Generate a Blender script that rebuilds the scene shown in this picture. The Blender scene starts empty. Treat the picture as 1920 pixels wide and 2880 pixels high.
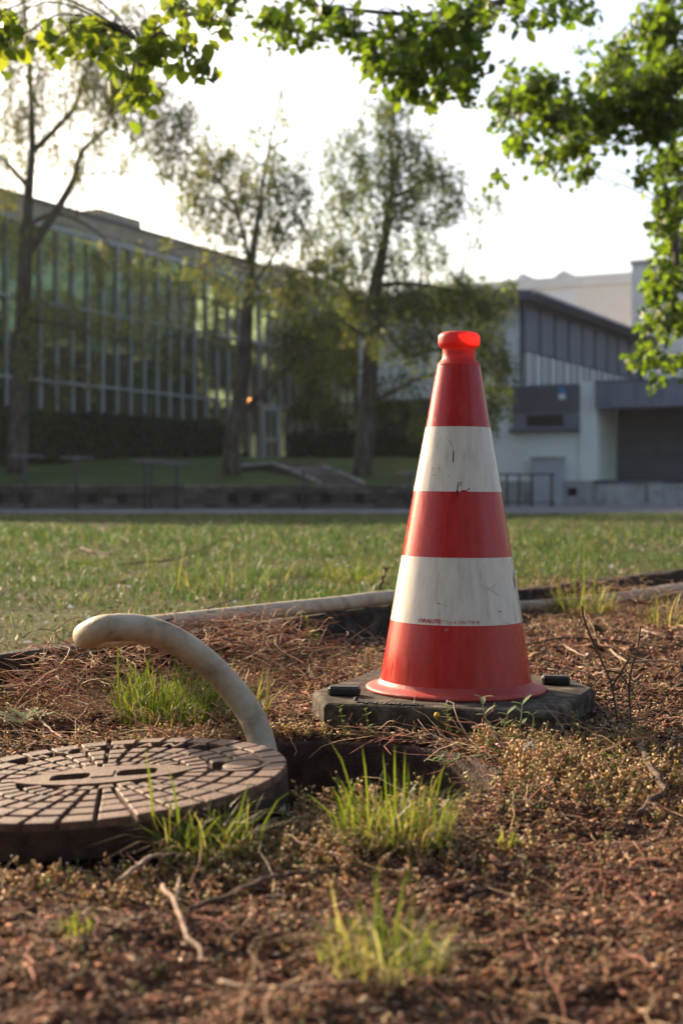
import bpy, bmesh, math, random
import numpy as np
from mathutils import Vector, Matrix

random.seed(7)
RNG = np.random.default_rng(11)
R = math.radians
sc = bpy.context.scene
COL = sc.collection

# ------------------------------------------------------------------ camera
CAM_H, FPX, YH = 0.465, 4000.0, 1375.0
cam_d = bpy.data.cameras.new('camera')
cam = bpy.data.objects.new('camera', cam_d)
COL.objects.link(cam)
cam.location = (0, 0, CAM_H)
cam.rotation_euler = (R(90), 0, 0)
cam_d.sensor_fit = 'VERTICAL'
cam_d.sensor_height = 36
cam_d.sensor_width = 24
cam_d.lens = 50
cam_d.shift_y = -(1440 - YH) / 2880
cam_d.clip_start = 0.05
cam_d.clip_end = 2000
cam_d.dof.use_dof = True
cam_d.dof.focus_distance = 2.83
cam_d.dof.aperture_fstop = 4.5
sc.camera = cam

# ------------------------------------------------------------------ sky, sun, exposure
SUN_EL = 22.5
SUN_H = Vector((-0.66, 0.75)).normalized()          # horizontal direction towards the sun
world = bpy.data.worlds.new('World')
sc.world = world
world.use_nodes = True
wn = world.node_tree
wn.nodes.clear()
w_out = wn.nodes.new('ShaderNodeOutputWorld')
w_bg = wn.nodes.new('ShaderNodeBackground')
w_sky = wn.nodes.new('ShaderNodeTexSky')
w_sky.sky_type = 'NISHITA'
w_sky.sun_disc = False
w_sky.sun_elevation = R(SUN_EL)
w_sky.sun_rotation = math.atan2(SUN_H.x, SUN_H.y)
w_sky.air_density = 1.0
w_sky.dust_density = 4.0
w_sky.ozone_density = 1.0
w_bg.inputs[1].default_value = 0.12
wn.links.new(w_sky.outputs[0], w_bg.inputs[0])
wn.links.new(w_bg.outputs[0], w_out.inputs[0])

sun_d = bpy.data.lights.new('sun', 'SUN')
sun = bpy.data.objects.new('sun', sun_d)
COL.objects.link(sun)
sun_d.energy = 4.6
sun_d.angle = R(0.55)
sun_d.color = (1.0, 0.80, 0.56)
sdir = Vector((SUN_H.x * math.cos(R(SUN_EL)), SUN_H.y * math.cos(R(SUN_EL)), math.sin(R(SUN_EL))))
sun.rotation_euler = sdir.to_track_quat('Z', 'Y').to_euler()
sun.location = (-20, 30, 30)

sc.view_settings.view_transform = 'Standard'
sc.view_settings.look = 'None'
sc.view_settings.gamma = 1.0
sc.view_settings.use_curve_mapping = False
sc.view_settings.exposure = 1.3
sc.view_settings.use_white_balance = True
sc.view_settings.white_balance_temperature = 6600
sc.view_settings.white_balance_tint = 10
sc.render.engine = 'CYCLES'
sc.cycles.use_denoising = True
try:
    sc.cycles.denoiser = 'OPENIMAGEDENOISE'
except Exception:
    pass
sc.cycles.max_bounces = 7
sc.cycles.diffuse_bounces = 4
sc.cycles.glossy_bounces = 3
sc.cycles.transmission_bounces = 4
sc.cycles.transparent_max_bounces = 4
sc.cycles.caustics_reflective = False
sc.cycles.caustics_refractive = False
sc.cycles.sample_clamp_indirect = 6


def P(x, y, Y):
    """A point at depth Y seen at photograph pixel x, y."""
    return Vector(((x - 960) / FPX * Y, Y, CAM_H - (y - YH) / FPX * Y))


def G(x, y, z=0.0):
    """The point of height z seen at photograph pixel x, y."""
    Y = (CAM_H - z) * FPX / (y - YH)
    return Vector(((x - 960) / FPX * Y, Y, z))


# ------------------------------------------------------------------ helpers
def tag(o, label=None, cat=None, group=None, kind=None):
    if label: o['label'] = label
    if cat: o['category'] = cat
    if group: o['group'] = group
    if kind: o['kind'] = kind
    return o


def empty(name, loc=(0, 0, 0), rot=(0, 0, 0)):
    o = bpy.data.objects.new(name, None)
    COL.objects.link(o)
    o.location = loc
    o.rotation_euler = rot
    o.empty_display_size = 0.05
    return o


def link(name, me, mat=None, parent=None, world_coords=True):
    o = bpy.data.objects.new(name, me)
    COL.objects.link(o)
    if mat is not None and not me.materials:
        me.materials.append(mat)
    if parent is not None:
        o.parent = parent
        if world_coords:
            off = Vector(parent.location)
            p = parent.parent
            while p is not None:
                off += Vector(p.location)
                p = p.parent
            o.location = -off
    return o


def mesh(name, v, f, smooth=False):
    me = bpy.data.meshes.new(name)
    me.from_pydata([tuple(map(float, p)) for p in v], [], f)
    if smooth:
        me.polygons.foreach_set('use_smooth', [True] * len(me.polygons))
    me.update()
    return me


def bulk(name, V, tmpl, cols=None, smooth=False):
    """V (n,k,3) vertices of n copies of a template whose faces are tmpl (all the same length)."""
    n, k, _ = V.shape
    T = np.array(tmpl)
    m, s = T.shape
    F = (T[None] + (np.arange(n) * k)[:, None, None]).reshape(-1)
    me = bpy.data.meshes.new(name)
    me.vertices.add(n * k)
    me.vertices.foreach_set('co', V.reshape(-1).astype(np.float32))
    me.loops.add(len(F))
    me.loops.foreach_set('vertex_index', F.astype(np.int32))
    me.polygons.add(n * m)
    me.polygons.foreach_set('loop_start', (np.arange(n * m) * s).astype(np.int32))
    try:
        me.polygons.foreach_set('loop_total', np.full(n * m, s, np.int32))
    except Exception:
        pass
    if cols is not None:
        a = me.attributes.new('Col', 'FLOAT_COLOR', 'POINT')
        c = np.ones((n, k, 4), np.float32)
        c[:, :, :3] = cols[:, None, :] if cols.ndim == 2 else cols
        a.data.foreach_set('color', c.reshape(-1))
    if smooth:
        me.polygons.foreach_set('use_smooth', np.ones(n * m, bool))
    me.update(calc_edges=True)
    me.validate()
    return me


class MB:
    def __init__(self):
        self.v, self.f = [], []

    def add(self, v, f):
        b = len(self.v)
        self.v += [tuple(p) for p in v]
        self.f += [tuple(i + b for i in q) for q in f]
        return self

    def box(self, a, b, fr=None):
        (x0, y0, z0), (x1, y1, z1) = a, b
        v = [(x0, y0, z0), (x1, y0, z0), (x1, y1, z0), (x0, y1, z0), (x0, y0, z1), (x1, y0, z1), (x1, y1, z1), (x0, y1, z1)]
        if fr:
            v = [fr(*p) for p in v]
        return self.add(v, [(0, 3, 2, 1), (4, 5, 6, 7), (0, 1, 5, 4), (1, 2, 6, 5), (2, 3, 7, 6), (3, 0, 4, 7)])

    def tube(self, pts, rad, n=8, cap=True, squash=None):
        pts = [Vector(p) for p in pts]
        m = len(pts)
        if not hasattr(rad, '__len__'):
            rad = [rad] * m
        ring = []
        up = None
        for i, p in enumerate(pts):
            t = (pts[min(i + 1, m - 1)] - pts[max(i - 1, 0)])
            if t.length < 1e-9: t = Vector((0, 0, 1))
            t.normalize()
            if up is None:
                up = Vector((0, 0, 1)) if abs(t.z) < 0.9 else Vector((1, 0, 0))
            side = t.cross(up)
            if side.length < 1e-6: side = t.orthogonal()
            side.normalize()
            up = side.cross(t).normalized()
            for k in range(n):
                a = 2 * math.pi * k / n
                ring.append(p + (side * math.cos(a) + up * math.sin(a)) * rad[i])
        f = []
        for i in range(m - 1):
            for k in range(n):
                k2 = (k + 1) % n
                f.append((i * n + k, i * n + k2, (i + 1) * n + k2, (i + 1) * n + k))
        if cap:
            f.append(tuple(range(n - 1, -1, -1)))
            f.append(tuple((m - 1) * n + k for k in range(n)))
        return self.add(ring, f)

    def lathe(self, prof, c=(0, 0), n=64, closed=False):
        v, f = [], []
        m = len(prof)
        for r, z in prof:
            for k in range(n):
                a = 2 * math.pi * k / n
                v.append((c[0] + r * math.cos(a), c[1] + r * math.sin(a), z))
        for i in range(m - 1 if not closed else m):
            j = (i + 1) % m
            for k in range(n):
                k2 = (k + 1) % n
                f.append((i * n + k, i * n + k2, j * n + k2, j * n + k))
        return self.add(v, f)

    def build(self, name, mat, parent=None, smooth=False, world_coords=True, bevel=0.0):
        me = mesh(name, self.v, self.f, smooth)
        if bevel:
            bm = bmesh.new()
            bm.from_mesh(me)
            bmesh.ops.bevel(bm, geom=list(bm.edges), offset=bevel, segments=1, affect='EDGES', clamp_overlap=True)
            bm.to_mesh(me)
            bm.free()
        return link(name, me, mat, parent, world_coords)


def plate(outer, holes, z0, z1):
    """A flat plate with holes, from z0 up to z1; returns verts, faces."""
    bm = bmesh.new()
    loops = []
    for lp in [outer] + holes:
        vs = [bm.verts.new((x, y, z1)) for x, y in lp]
        es = [bm.edges.new((vs[i], vs[(i + 1) % len(vs)])) for i in range(len(vs))]
        loops.append((vs, es))
    alle = [e for l in loops for e in l[1]]
    bmesh.ops.triangle_fill(bm, use_beauty=True, edges=alle, normal=(0, 0, 1))
    for fc in bm.faces:
        if fc.normal.z < 0: fc.normal_flip()
    bm.verts.index_update()
    v = [tuple(q.co) for q in bm.verts]
    f = [tuple(q.index for q in fc.verts) for fc in bm.faces]
    n = len(v)
    v += [(x, y, z0) for x, y, _ in v]
    for li, (vs, _) in enumerate(loops):
        idx = [q.index for q in vs]
        for i in range(len(idx)):
            a, b = idx[i], idx[(i + 1) % len(idx)]
            f.append((a, a + n, b + n, b) if li == 0 else (a, b, b + n, a + n))
    f += [tuple(i + n for i in reversed(q)) for q in f[:len(bm.faces)]]
    bm.free()
    return v, f


def spline(pts, per=8):
    p = [Vector(q) for q in pts]
    p = [p[0] * 2 - p[1]] + p + [p[-1] * 2 - p[-2]]
    out = []
    for i in range(1, len(p) - 2):
        for k in range(per):
            t = k / per
            a, b, c, d = p[i - 1], p[i], p[i + 1], p[i + 2]
            out.append(0.5 * ((2 * b) + (c - a) * t + (2 * a - 5 * b + 4 * c - d) * t * t + (3 * b - a - 3 * c + d) * t ** 3))
    out.append(p[-2])
    return out


def vnoise(x, y, s, seed=0):
    """smooth value noise, -1..1"""
    x, y = np.asarray(x) / s, np.asarray(y) / s
    xi, yi = np.floor(x).astype(int), np.floor(y).astype(int)
    fx, fy = x - xi, y - yi
    fx, fy = fx * fx * (3 - 2 * fx), fy * fy * (3 - 2 * fy)

    def h(a, b):
        q = (a * 374761393 + b * 668265263 + seed * 1442695041) & 0x7fffffff
        q = ((q ^ (q >> 13)) * 1274126177) & 0x7fffffff
        return ((q ^ (q >> 16)) & 0xffff) / 32767.5 - 1
    return (h(xi, yi) * (1 - fx) + h(xi + 1, yi) * fx) * (1 - fy) + (h(xi, yi + 1) * (1 - fx) + h(xi + 1, yi + 1) * fx) * fy


# ------------------------------------------------------------------ materials
def mat(name, cols, scale=5.0, rough=0.7, bump=0.0, bscale=None, spec=0.3, transl=0.0, vcol=False, metallic=0.0,
        stretch=(1, 1, 1), detail=6.0, tcol=None, coat=0.0, rough2=None, dist=0.02, objvar=0.0):
    m = bpy.data.materials.new(name)
    m.use_nodes = True
    nt = m.node_tree
    N, L = nt.nodes, nt.links
    b = N['Principled BSDF']
    out = N['Material Output']
    tc = N.new('ShaderNodeTexCoord')
    mp = N.new('ShaderNodeMapping')
    mp.inputs['Scale'].default_value = stretch
    L.new(tc.outputs['Object'], mp.inputs[0])
    nz = N.new('ShaderNodeTexNoise')
    nz.inputs['Scale'].default_value = scale
    nz.inputs['Detail'].default_value = detail
    nz.inputs['Roughness'].default_value = 0.6
    L.new(mp.outputs[0], nz.inputs[0])
    cr = N.new('ShaderNodeValToRGB')
    L.new(nz.outputs[0], cr.inputs[0])
    if not isinstance(cols[0][0], (int, float)) or len(cols[0]) != 2:
        cols = [(0.3 + 0.4 * i / max(1, len(cols) - 1), c) for i, c in enumerate(cols)]
    el = cr.color_ramp.elements
    while len(el) < len(cols): el.new(0.5)
    while len(el) > len(cols): el.remove(el[-1])
    for e, (p, c) in zip(el, cols):
        e.position = p
        e.color = (c[0], c[1], c[2], 1)
    colout = cr.outputs[0]
    if vcol:
        at = N.new('ShaderNodeAttribute')
        at.attribute_name = 'Col'
        mx = N.new('ShaderNodeMix')
        mx.data_type = 'RGBA'
        mx.blend_type = 'MULTIPLY'
        mx.inputs[0].default_value = 1
        L.new(colout, mx.inputs[6])
        L.new(at.outputs[0], mx.inputs[7])
        colout = mx.outputs[2]
    if objvar:
        oi = N.new('ShaderNodeObjectInfo')
        mr = N.new('ShaderNodeMapRange')
        mr.inputs[3].default_value = 1 - objvar
        mr.inputs[4].default_value = 1 + objvar
        L.new(oi.outputs['Random'], mr.inputs[0])
        hv = N.new('ShaderNodeHueSaturation')
        L.new(mr.outputs[0], hv.inputs['Value'])
        L.new(colout, hv.inputs['Color'])
        colout = hv.outputs[0]
    L.new(colout, b.inputs['Base Color'])
    b.inputs['Roughness'].default_value = rough
    b.inputs['Specular IOR Level'].default_value = spec
    b.inputs['Metallic'].default_value = metallic
    if coat:
        b.inputs['Coat Weight'].default_value = coat
        b.inputs['Coat Roughness'].default_value = 0.15
    if rough2 is not None:
        mr2 = N.new('ShaderNodeMapRange')
        mr2.inputs[3].default_value = rough
        mr2.inputs[4].default_value = rough2
        mr2.inputs[1].default_value = 0.35
        mr2.inputs[2].default_value = 0.65
        L.new(nz.outputs[0], mr2.inputs[0])
        L.new(mr2.outputs[0], b.inputs['Roughness'])
    if bump:
        n2 = N.new('ShaderNodeTexNoise')
        n2.inputs['Scale'].default_value = bscale or scale * 4
        n2.inputs['Detail'].default_value = 5
        L.new(mp.outputs[0], n2.inputs[0])
        bp = N.new('ShaderNodeBump')
        bp.inputs['Strength'].default_value = bump
        bp.inputs['Distance'].default_value = dist
        L.new(n2.outputs[0], bp.inputs['Height'])
        L.new(bp.outputs[0], b.inputs['Normal'])
    if transl:
        tr = N.new('ShaderNodeBsdfTranslucent')
        if tcol is None:
            L.new(colout, tr.inputs[0])
        else:
            mx2 = N.new('ShaderNodeMix')
            mx2.data_type = 'RGBA'
            mx2.blend_type = 'MULTIPLY'
            mx2.inputs[0].default_value = 1
            mx2.inputs[7].default_value = (*tcol, 1)
            L.new(colout, mx2.inputs[6])
            L.new(mx2.outputs[2], tr.inputs[0])
        ms = N.new('ShaderNodeMixShader')
        ms.inputs[0].default_value = transl
        L.new(b.outputs[0], ms.inputs[1])
        L.new(tr.outputs[0], ms.inputs[2])
        L.new(ms.outputs[0], out.inputs[0])
    return m


def mult(c, k):
    return tuple(x * k for x in c)


M = {}
M['soil'] = mat('soil', [(0.3, (0.04, 0.019, 0.011)), (0.5, (0.10, 0.046, 0.025)), (0.7, (0.21, 0.105, 0.056))], 45, 0.95, 0.9, 160, 0.1, dist=0.01)
M['crumb'] = mat('crumb', [(0.3, (0.7, 0.7, 0.7)), (0.7, (1.25, 1.2, 1.15))], 60, 0.85, 0.5, 300, 0.25, vcol=True, dist=0.003)
M['lawn_soil'] = mat('lawn_soil', [(0.35, (0.035, 0.032, 0.012)), (0.5, (0.06, 0.062, 0.018)), (0.68, (0.095, 0.07, 0.032))], 9, 0.95, 0.6, 90, 0.1)
M['grass'] = mat('grass', [(0.3, (0.8, 0.8, 0.8)), (0.7, (1.2, 1.2, 1.2))], 3, 0.5, spec=0.35, transl=0.5, vcol=True, tcol=(1.25, 1.45, 0.75))
M['weed'] = mat('weed', [(0.3, (0.85, 0.85, 0.85)), (0.7, (1.15, 1.15, 1.15))], 30, 0.6, spec=0.3, transl=0.35, vcol=True, tcol=(1.3, 1.3, 0.9))
M['straw'] = mat('straw', [(0.3, (0.8, 0.8, 0.8)), (0.7, (1.2, 1.2, 1.2))], 20, 0.7, spec=0.2, transl=0.15, vcol=True)
M['asphalt'] = mat('asphalt', [(0.3, (0.115, 0.105, 0.115)), (0.7, (0.17, 0.16, 0.172))], 3, 0.85, 0.3, 120)
M['terrace'] = mat('terrace', [(0.3, (0.06, 0.05, 0.025)), (0.5, (0.055, 0.085, 0.022)), (0.7, (0.09, 0.12, 0.03))], 1.2, 0.95, 0.8, 30, 0.1, dist=0.05)
M['bark'] = mat('bark', [(0.3, (0.035, 0.026, 0.02)), (0.5, (0.075, 0.058, 0.045)), (0.7, (0.15, 0.125, 0.1))], 9, 0.9, 0.8, 30, 0.15, stretch=(1, 1, 0.35), dist=0.03)
M['twig'] = mat('twig', [(0.3, (0.05, 0.03, 0.022)), (0.7, (0.14, 0.09, 0.065))], 40, 0.85, 0.4, 200, 0.2, dist=0.002)
M['pale_twig'] = mat('pale_twig', [(0.3, (0.16, 0.1, 0.07)), (0.7, (0.36, 0.25, 0.18))], 40, 0.8, 0.4, 200, 0.2, dist=0.002)
M['leaf_near'] = mat('leaf_near', [(0.3, (0.8, 0.85, 0.8)), (0.7, (1.2, 1.15, 1.1))], 4, 0.45, spec=0.35, transl=0.55, vcol=True, tcol=(2.8, 2.75, 0.75))
M['leaf_far'] = mat('leaf_far', [(0.3, (0.75, 0.8, 0.8)), (0.7, (1.25, 1.2, 1.1))], 1.2, 0.55, spec=0.25, transl=0.5, vcol=True, tcol=(2.3, 2.1, 0.75))
M['hedge'] = mat('hedge', [(0.3, (0.8, 0.8, 0.8)), (0.7, (1.2, 1.2, 1.2))], 3, 0.6, spec=0.2, transl=0.2, vcol=True)
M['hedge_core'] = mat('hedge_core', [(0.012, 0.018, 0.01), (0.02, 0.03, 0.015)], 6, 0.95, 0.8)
M['cone_red'] = mat('cone_red', [(0.3, (0.42, 0.008, 0.005)), (0.5, (0.52, 0.011, 0.007)), (0.72, (0.54, 0.026, 0.017))], 14, 0.16, 0.10, 90, 0.4, stretch=(6, 6, 0.5), rough2=0.38, dist=0.002)
M['cone_white'] = mat('cone_white', [(0.28, (0.56, 0.47, 0.37)), (0.45, (0.72, 0.63, 0.53)), (0.7, (0.78, 0.70, 0.60))], 12, 0.16, 0.10, 90, 0.4, stretch=(6, 6, 0.6), rough2=0.36, dist=0.002)
M['cone_plastic'] = mat('cone_plastic', [(0.3, (0.42, 0.03, 0.022)), (0.7, (0.55, 0.06, 0.045))], 20, 0.5, 0.3, 150, 0.4, transl=0.33, tcol=(1.9, 0.5, 0.4), dist=0.002)
M['cone_flange'] = mat('cone_flange', [(0.3, (0.40, 0.028, 0.02)), (0.55, (0.46, 0.055, 0.04)), (0.75, (0.40, 0.12, 0.085))], 24, 0.55, 0.3, 150, 0.35, dist=0.002)
M['print_red'] = mat('print_red', [(0.3, (0.40, 0.02, 0.02)), (0.7, (0.5, 0.035, 0.03))], 60, 0.4)
M['print_pale'] = mat('print_pale', [(0.3, (0.45, 0.25, 0.2)), (0.7, (0.6, 0.4, 0.34))], 60, 0.4)
M['scuff'] = mat('scuff', [(0.3, (0.055, 0.012, 0.01)), (0.7, (0.17, 0.022, 0.018))], 200, 0.7, 0.4, 300)
M['scuff_grey'] = mat('scuff_grey', [(0.3, (0.22, 0.2, 0.19)), (0.7, (0.38, 0.35, 0.32))], 200, 0.7)
M['rubber'] = mat('rubber', [(0.3, (0.016, 0.013, 0.011)), (0.5, (0.06, 0.047, 0.036)), (0.72, (0.19, 0.148, 0.105))], 22, 0.9, 0.6, 160, 0.12, dist=0.004)
M['rubber_dark'] = mat('rubber_dark', [(0.3, (0.018, 0.016, 0.015)), (0.7, (0.045, 0.04, 0.036))], 40, 0.6, 0.5, 160, 0.3, dist=0.003)
M['rust'] = mat('rust', [(0.28, (0.058, 0.027, 0.016)), (0.5, (0.12, 0.06, 0.037)), (0.72, (0.18, 0.1, 0.065))], 55, 0.68, 0.8, 260, 0.4, dist=0.0025, objvar=0.2)
M['rust_dark_and_shade'] = mat('rust_dark_and_shade', [(0.3, (0.026, 0.015, 0.011)), (0.7, (0.07, 0.04, 0.028))], 40, 0.85, 0.7, 160, 0.2, dist=0.005)  # dark rust; on the cover disc it stands in for shade
M['hose'] = mat('hose', [(0.3, (0.2, 0.135, 0.08)), (0.42, (0.37, 0.28, 0.185)), (0.54, (0.45, 0.36, 0.25)), (0.7, (0.53, 0.44, 0.325))], 22, 0.6, 0.5, 90, 0.3, detail=12, dist=0.003)
M['timber'] = mat('timber', [(0.3, (0.018, 0.013, 0.01)), (0.55, (0.045, 0.033, 0.026)), (0.75, (0.13, 0.1, 0.075))], 18, 0.9, 0.8, 90, 0.15, dist=0.008)
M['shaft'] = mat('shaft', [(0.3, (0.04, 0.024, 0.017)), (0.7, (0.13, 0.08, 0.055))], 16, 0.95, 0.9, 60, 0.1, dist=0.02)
M['stone'] = mat('stone', [(0.3, (0.09, 0.07, 0.055)), (0.55, (0.16, 0.125, 0.1)), (0.75, (0.24, 0.2, 0.17))], 5, 0.9, 0.7, 25, 0.15, dist=0.03, objvar=0.35)
M['stone_core'] = mat('stone_core', [(0.05, 0.04, 0.034), (0.09, 0.075, 0.062)], 8, 0.95, 0.5)
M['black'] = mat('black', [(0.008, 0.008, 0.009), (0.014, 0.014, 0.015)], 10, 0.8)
M['steel_dark'] = mat('steel_dark', [(0.02, 0.02, 0.022), (0.045, 0.045, 0.05)], 10, 0.5, spec=0.4)
M['galvanised'] = mat('galvanised', [(0.10, 0.10, 0.12), (0.16, 0.16, 0.18)], 15, 0.4, metallic=0.5)
M['mullion'] = mat('mullion', [(0.3, (0.36, 0.36, 0.35)), (0.7, (0.46, 0.46, 0.45))], 6, 0.6, 0.1)
M['fascia'] = mat('fascia', [(0.3, (0.3, 0.235, 0.17)), (0.7, (0.42, 0.34, 0.255))], 2.5, 0.85, 0.2)
M['white_frame'] = mat('white_frame', [(0.3, (0.5, 0.54, 0.52)), (0.7, (0.62, 0.65, 0.63))], 8, 0.6)
M['render'] = mat('render', [(0.3, (0.72, 0.75, 0.72)), (0.7, (0.82, 0.83, 0.78))], 0.9, 0.9, 0.2, 40)
M['render_green'] = mat('render_green', [(0.3, (0.6, 0.66, 0.57)), (0.7, (0.68, 0.73, 0.63))], 0.9, 0.9, 0.2, 40)
M['plinth'] = mat('plinth', [(0.3, (0.26, 0.25, 0.25)), (0.55, (0.40, 0.39, 0.38)), (0.75, (0.5, 0.48, 0.46))], 3, 0.9, 0.3, 40)
M['zinc'] = mat('zinc', [(0.3, (0.135, 0.14, 0.19)), (0.7, (0.185, 0.19, 0.245))], 1.5, 0.55, 0.1, 8, objvar=0.08)
M['zinc_dark'] = mat('zinc_dark', [(0.3, (0.075, 0.078, 0.1)), (0.7, (0.105, 0.108, 0.135))], 1.5, 0.6, 0.1, 8, objvar=0.08)
M['shutter'] = mat('shutter', [(0.3, (0.1, 0.105, 0.125)), (0.7, (0.14, 0.145, 0.165))], 2, 0.6, objvar=0.06)
M['cabinet'] = mat('cabinet', [(0.3, (0.34, 0.36, 0.39)), (0.7, (0.43, 0.45, 0.48))], 2, 0.6)
M['beige'] = mat('beige', [(0.3, (0.72, 0.65, 0.6)), (0.7, (0.8, 0.74, 0.69))], 6, 0.9, 0.2)
M['pale_wall'] = mat('pale_wall', [(0.3, (0.66, 0.64, 0.62)), (0.7, (0.76, 0.74, 0.72))], 1.5, 0.9, 0.2)
M['sign_blue'] = mat('sign_blue', [(0.03, 0.17, 0.42), (0.04, 0.2, 0.47)], 5, 0.5)
M['sign_white'] = mat('sign_white', [(0.7, 0.7, 0.72), (0.78, 0.78, 0.8)], 5, 0.5)
M['petal'] = mat('petal', [(0.7, 0.68, 0.68), (0.82, 0.8, 0.8)], 60, 0.6, transl=0.3)
M['yellow'] = mat('yellow', [(0.6, 0.36, 0.02), (0.75, 0.48, 0.03)], 100, 0.6)


def glass(name, tint=(0.02, 0.025, 0.028), refl=0.33, gtint=(0.9, 0.95, 0.92)):
    m = bpy.data.materials.new(name)
    m.use_nodes = True
    N, L = m.node_tree.nodes, m.node_tree.links
    b = N['Principled BSDF']
    b.inputs['Base Color'].default_value = (*tint, 1)
    b.inputs['Roughness'].default_value = 0.25
    gl = N.new('ShaderNodeBsdfGlossy')
    gl.inputs['Roughness'].default_value = 0.03
    gl.inputs[0].default_value = (*gtint, 1)
    tc = N.new('ShaderNodeTexCoord')
    nz = N.new('ShaderNodeTexNoise')
    nz.inputs['Scale'].default_value = 1.3
    L.new(tc.outputs['Object'], nz.inputs[0])
    bp = N.new('ShaderNodeBump')
    bp.inputs['Strength'].default_value = 0.06
    bp.inputs['Distance'].default_value = 0.05
    L.new(nz.outputs[0], bp.inputs['Height'])
    L.new(bp.outputs[0], gl.inputs['Normal'])
    ms = N.new('ShaderNodeMixShader')
    ms.inputs[0].default_value = refl
    L.new(b.outputs[0], ms.inputs[1])
    L.new(gl.outputs[0], ms.inputs[2])
    L.new(ms.outputs[0], N['Material Output'].inputs[0])
    return m


M['glass'] = glass('glass', (0.012, 0.02, 0.012), 0.32, (0.48, 0.66, 0.36))  # green gloss tint stands in for mirrored foliage
M['glass_dark'] = glass('glass_dark', (0.03, 0.035, 0.045), 0.05)
M['glass_pale'] = glass('glass_pale', (0.12, 0.14, 0.17), 0.45)

# ------------------------------------------------------------------ ground
CUR = Vector((-0.785, 3.27))
CD = Vector((0.57, 0.822)).normalized()
CN = Vector((-CD.y, CD.x))                       # towards the lawn
HC, HR = (-0.035, 2.365), 0.284                    # manhole opening


def curb_side(x, y):
    return (x - CUR.x) * CN.x + (y - CUR.y) * CN.y


def soil_z(x, y):
    z = 0.016 * vnoise(x, y, 0.42, 1) + 0.013 * vnoise(x, y, 0.13, 2) + 0.008 * vnoise(x, y, 0.05, 3) + 0.003 * vnoise(x, y, 0.02, 4)
    z = z - 0.008
    r = np.hypot(np.asarray(x) - HC[0], np.asarray(y) - HC[1])
    near = np.clip((r - 0.33) / 0.12, 0, 1)
    z = z * (0.3 + 0.7 * near)
    pl = np.hypot(np.asarray(x) - 0.235, np.asarray(y) - 2.94)
    z = z * np.clip((pl - 0.36) / 0.12, 0.12, 1) - 0.006 * np.clip((0.42 - pl) / 0.06, 0, 1)
    ld = np.hypot(np.asarray(x) + 0.36, np.asarray(y) - 2.09)
    z = z - 0.003 * np.clip((0.34 - ld) / 0.08, 0, 1)
    z = z - 0.03 * np.clip((0.305 - r) / 0.012, 0, 1)
    return z


def make_soil():
    # one sheet, finer near the lens
    ys = [0.35]
    while ys[-1] < 8.0:
        ys.append(ys[-1] + 0.006 + 0.004 * max(0, ys[-1] - 1))
    ys = np.array(ys)
    nx = 300
    u = np.linspace(-1, 1, nx)
    Yg = np.repeat(ys[:, None], nx, 1)
    Xg = u[None] * (0.42 + 0.30 * Yg) + 0.05 * Yg * 0
    Zg = soil_z(Xg, Yg)
    v = np.stack([Xg, Yg, Zg], -1).reshape(-1, 3)
    ny = len(ys)
    idx = np.arange(ny * nx).reshape(ny, nx)
    q = np.stack([idx[:-1, :-1], idx[:-1, 1:], idx[1:, 1:], idx[1:, :-1]], -1).reshape(-1, 4)
    c = v[q].mean(1)
    keep = (np.hypot(c[:, 0] - HC[0], c[:, 1] - HC[1]) > 0.291) & (curb_side(c[:, 0], c[:, 1]) < 0.12)
    q = q[keep]
    me = bpy.data.meshes.new('soil_bed')
    me.from_pydata(v.tolist(), [], q.tolist())
    me.polygons.foreach_set('use_smooth', [True] * len(me.polygons))
    return tag(link('soil_bed', me, M['soil']), 'bare reddish brown soil of the planting bed', None, None, 'structure')


make_soil()

# wide ground sheet with an opening where the bed lies
gm = MB()
X0, X1, Y0, Y1, ZG = -3.0, 3.0, 0.35, 8.0, -0.05
for (a, b, c, d) in ((-600, X0, -300, 1500), (X1, 600, -300, 1500), (X0, X1, -300, Y0), (X0, X1, Y1, 1500)):
    gm.add([(a, c, ZG), (b, c, ZG), (b, d, ZG), (a, d, ZG)], [(0, 1, 2, 3)])
tag(gm.build('ground', M['lawn_soil']), 'wide ground around the bed and lawn', None, None, 'structure')
# soil either side of the fine sheet
gm = MB()
for s in (-1, 1):
    gm.add([(s * 0.50, 0.35, -0.03), (s * 3.01, 0.35, -0.03), (s * 3.01, 8.0, -0.03), (s * 2.70, 8.0, -0.03)], [(0, 1, 2, 3)] if s > 0 else [(3, 2, 1, 0)])
tag(gm.build('bed_margin', M['soil']), 'soil margin at the sides of the bed', None, None, 'structure')

LZ = 0.052


def cp(t, off):
    p = CUR + CD * t + CN * off
    return p


def make_lawn():
    # grid following the curb then running to the road
    rows = []
    for k in range(46):
        f = k / 45.0
        row = []
        for j in range(61):
            xx = -1 + 2 * j / 60
            X = xx * (3.0 + 17 * f ** 1.3)
            Yc = CUR.y + (X - CUR.x) * CD.y / CD.x + 0.06
            Yc = min(max(Yc, 0.2), 20)
            Y = Yc + (24.0 - Yc) * f ** 1.5
            row.append((X, Y))
        rows.append(row)
    A = np.array(rows)
    Z = LZ + 0.012 * vnoise(A[..., 0], A[..., 1], 0.8, 21) + 0.0 * A[..., 1]
    v = np.dstack([A, Z]).reshape(-1, 3)
    nx = 61
    f = [(i * nx + j, i * nx + j + 1, (i + 1) * nx + j + 1, (i + 1) * nx + j) for i in range(45) for j in range(60)]
    tag(link('lawn', mesh('lawn', v, f, True), M['lawn_soil']), 'mown lawn earth behind the bed edging', None, None, 'structure')


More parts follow.
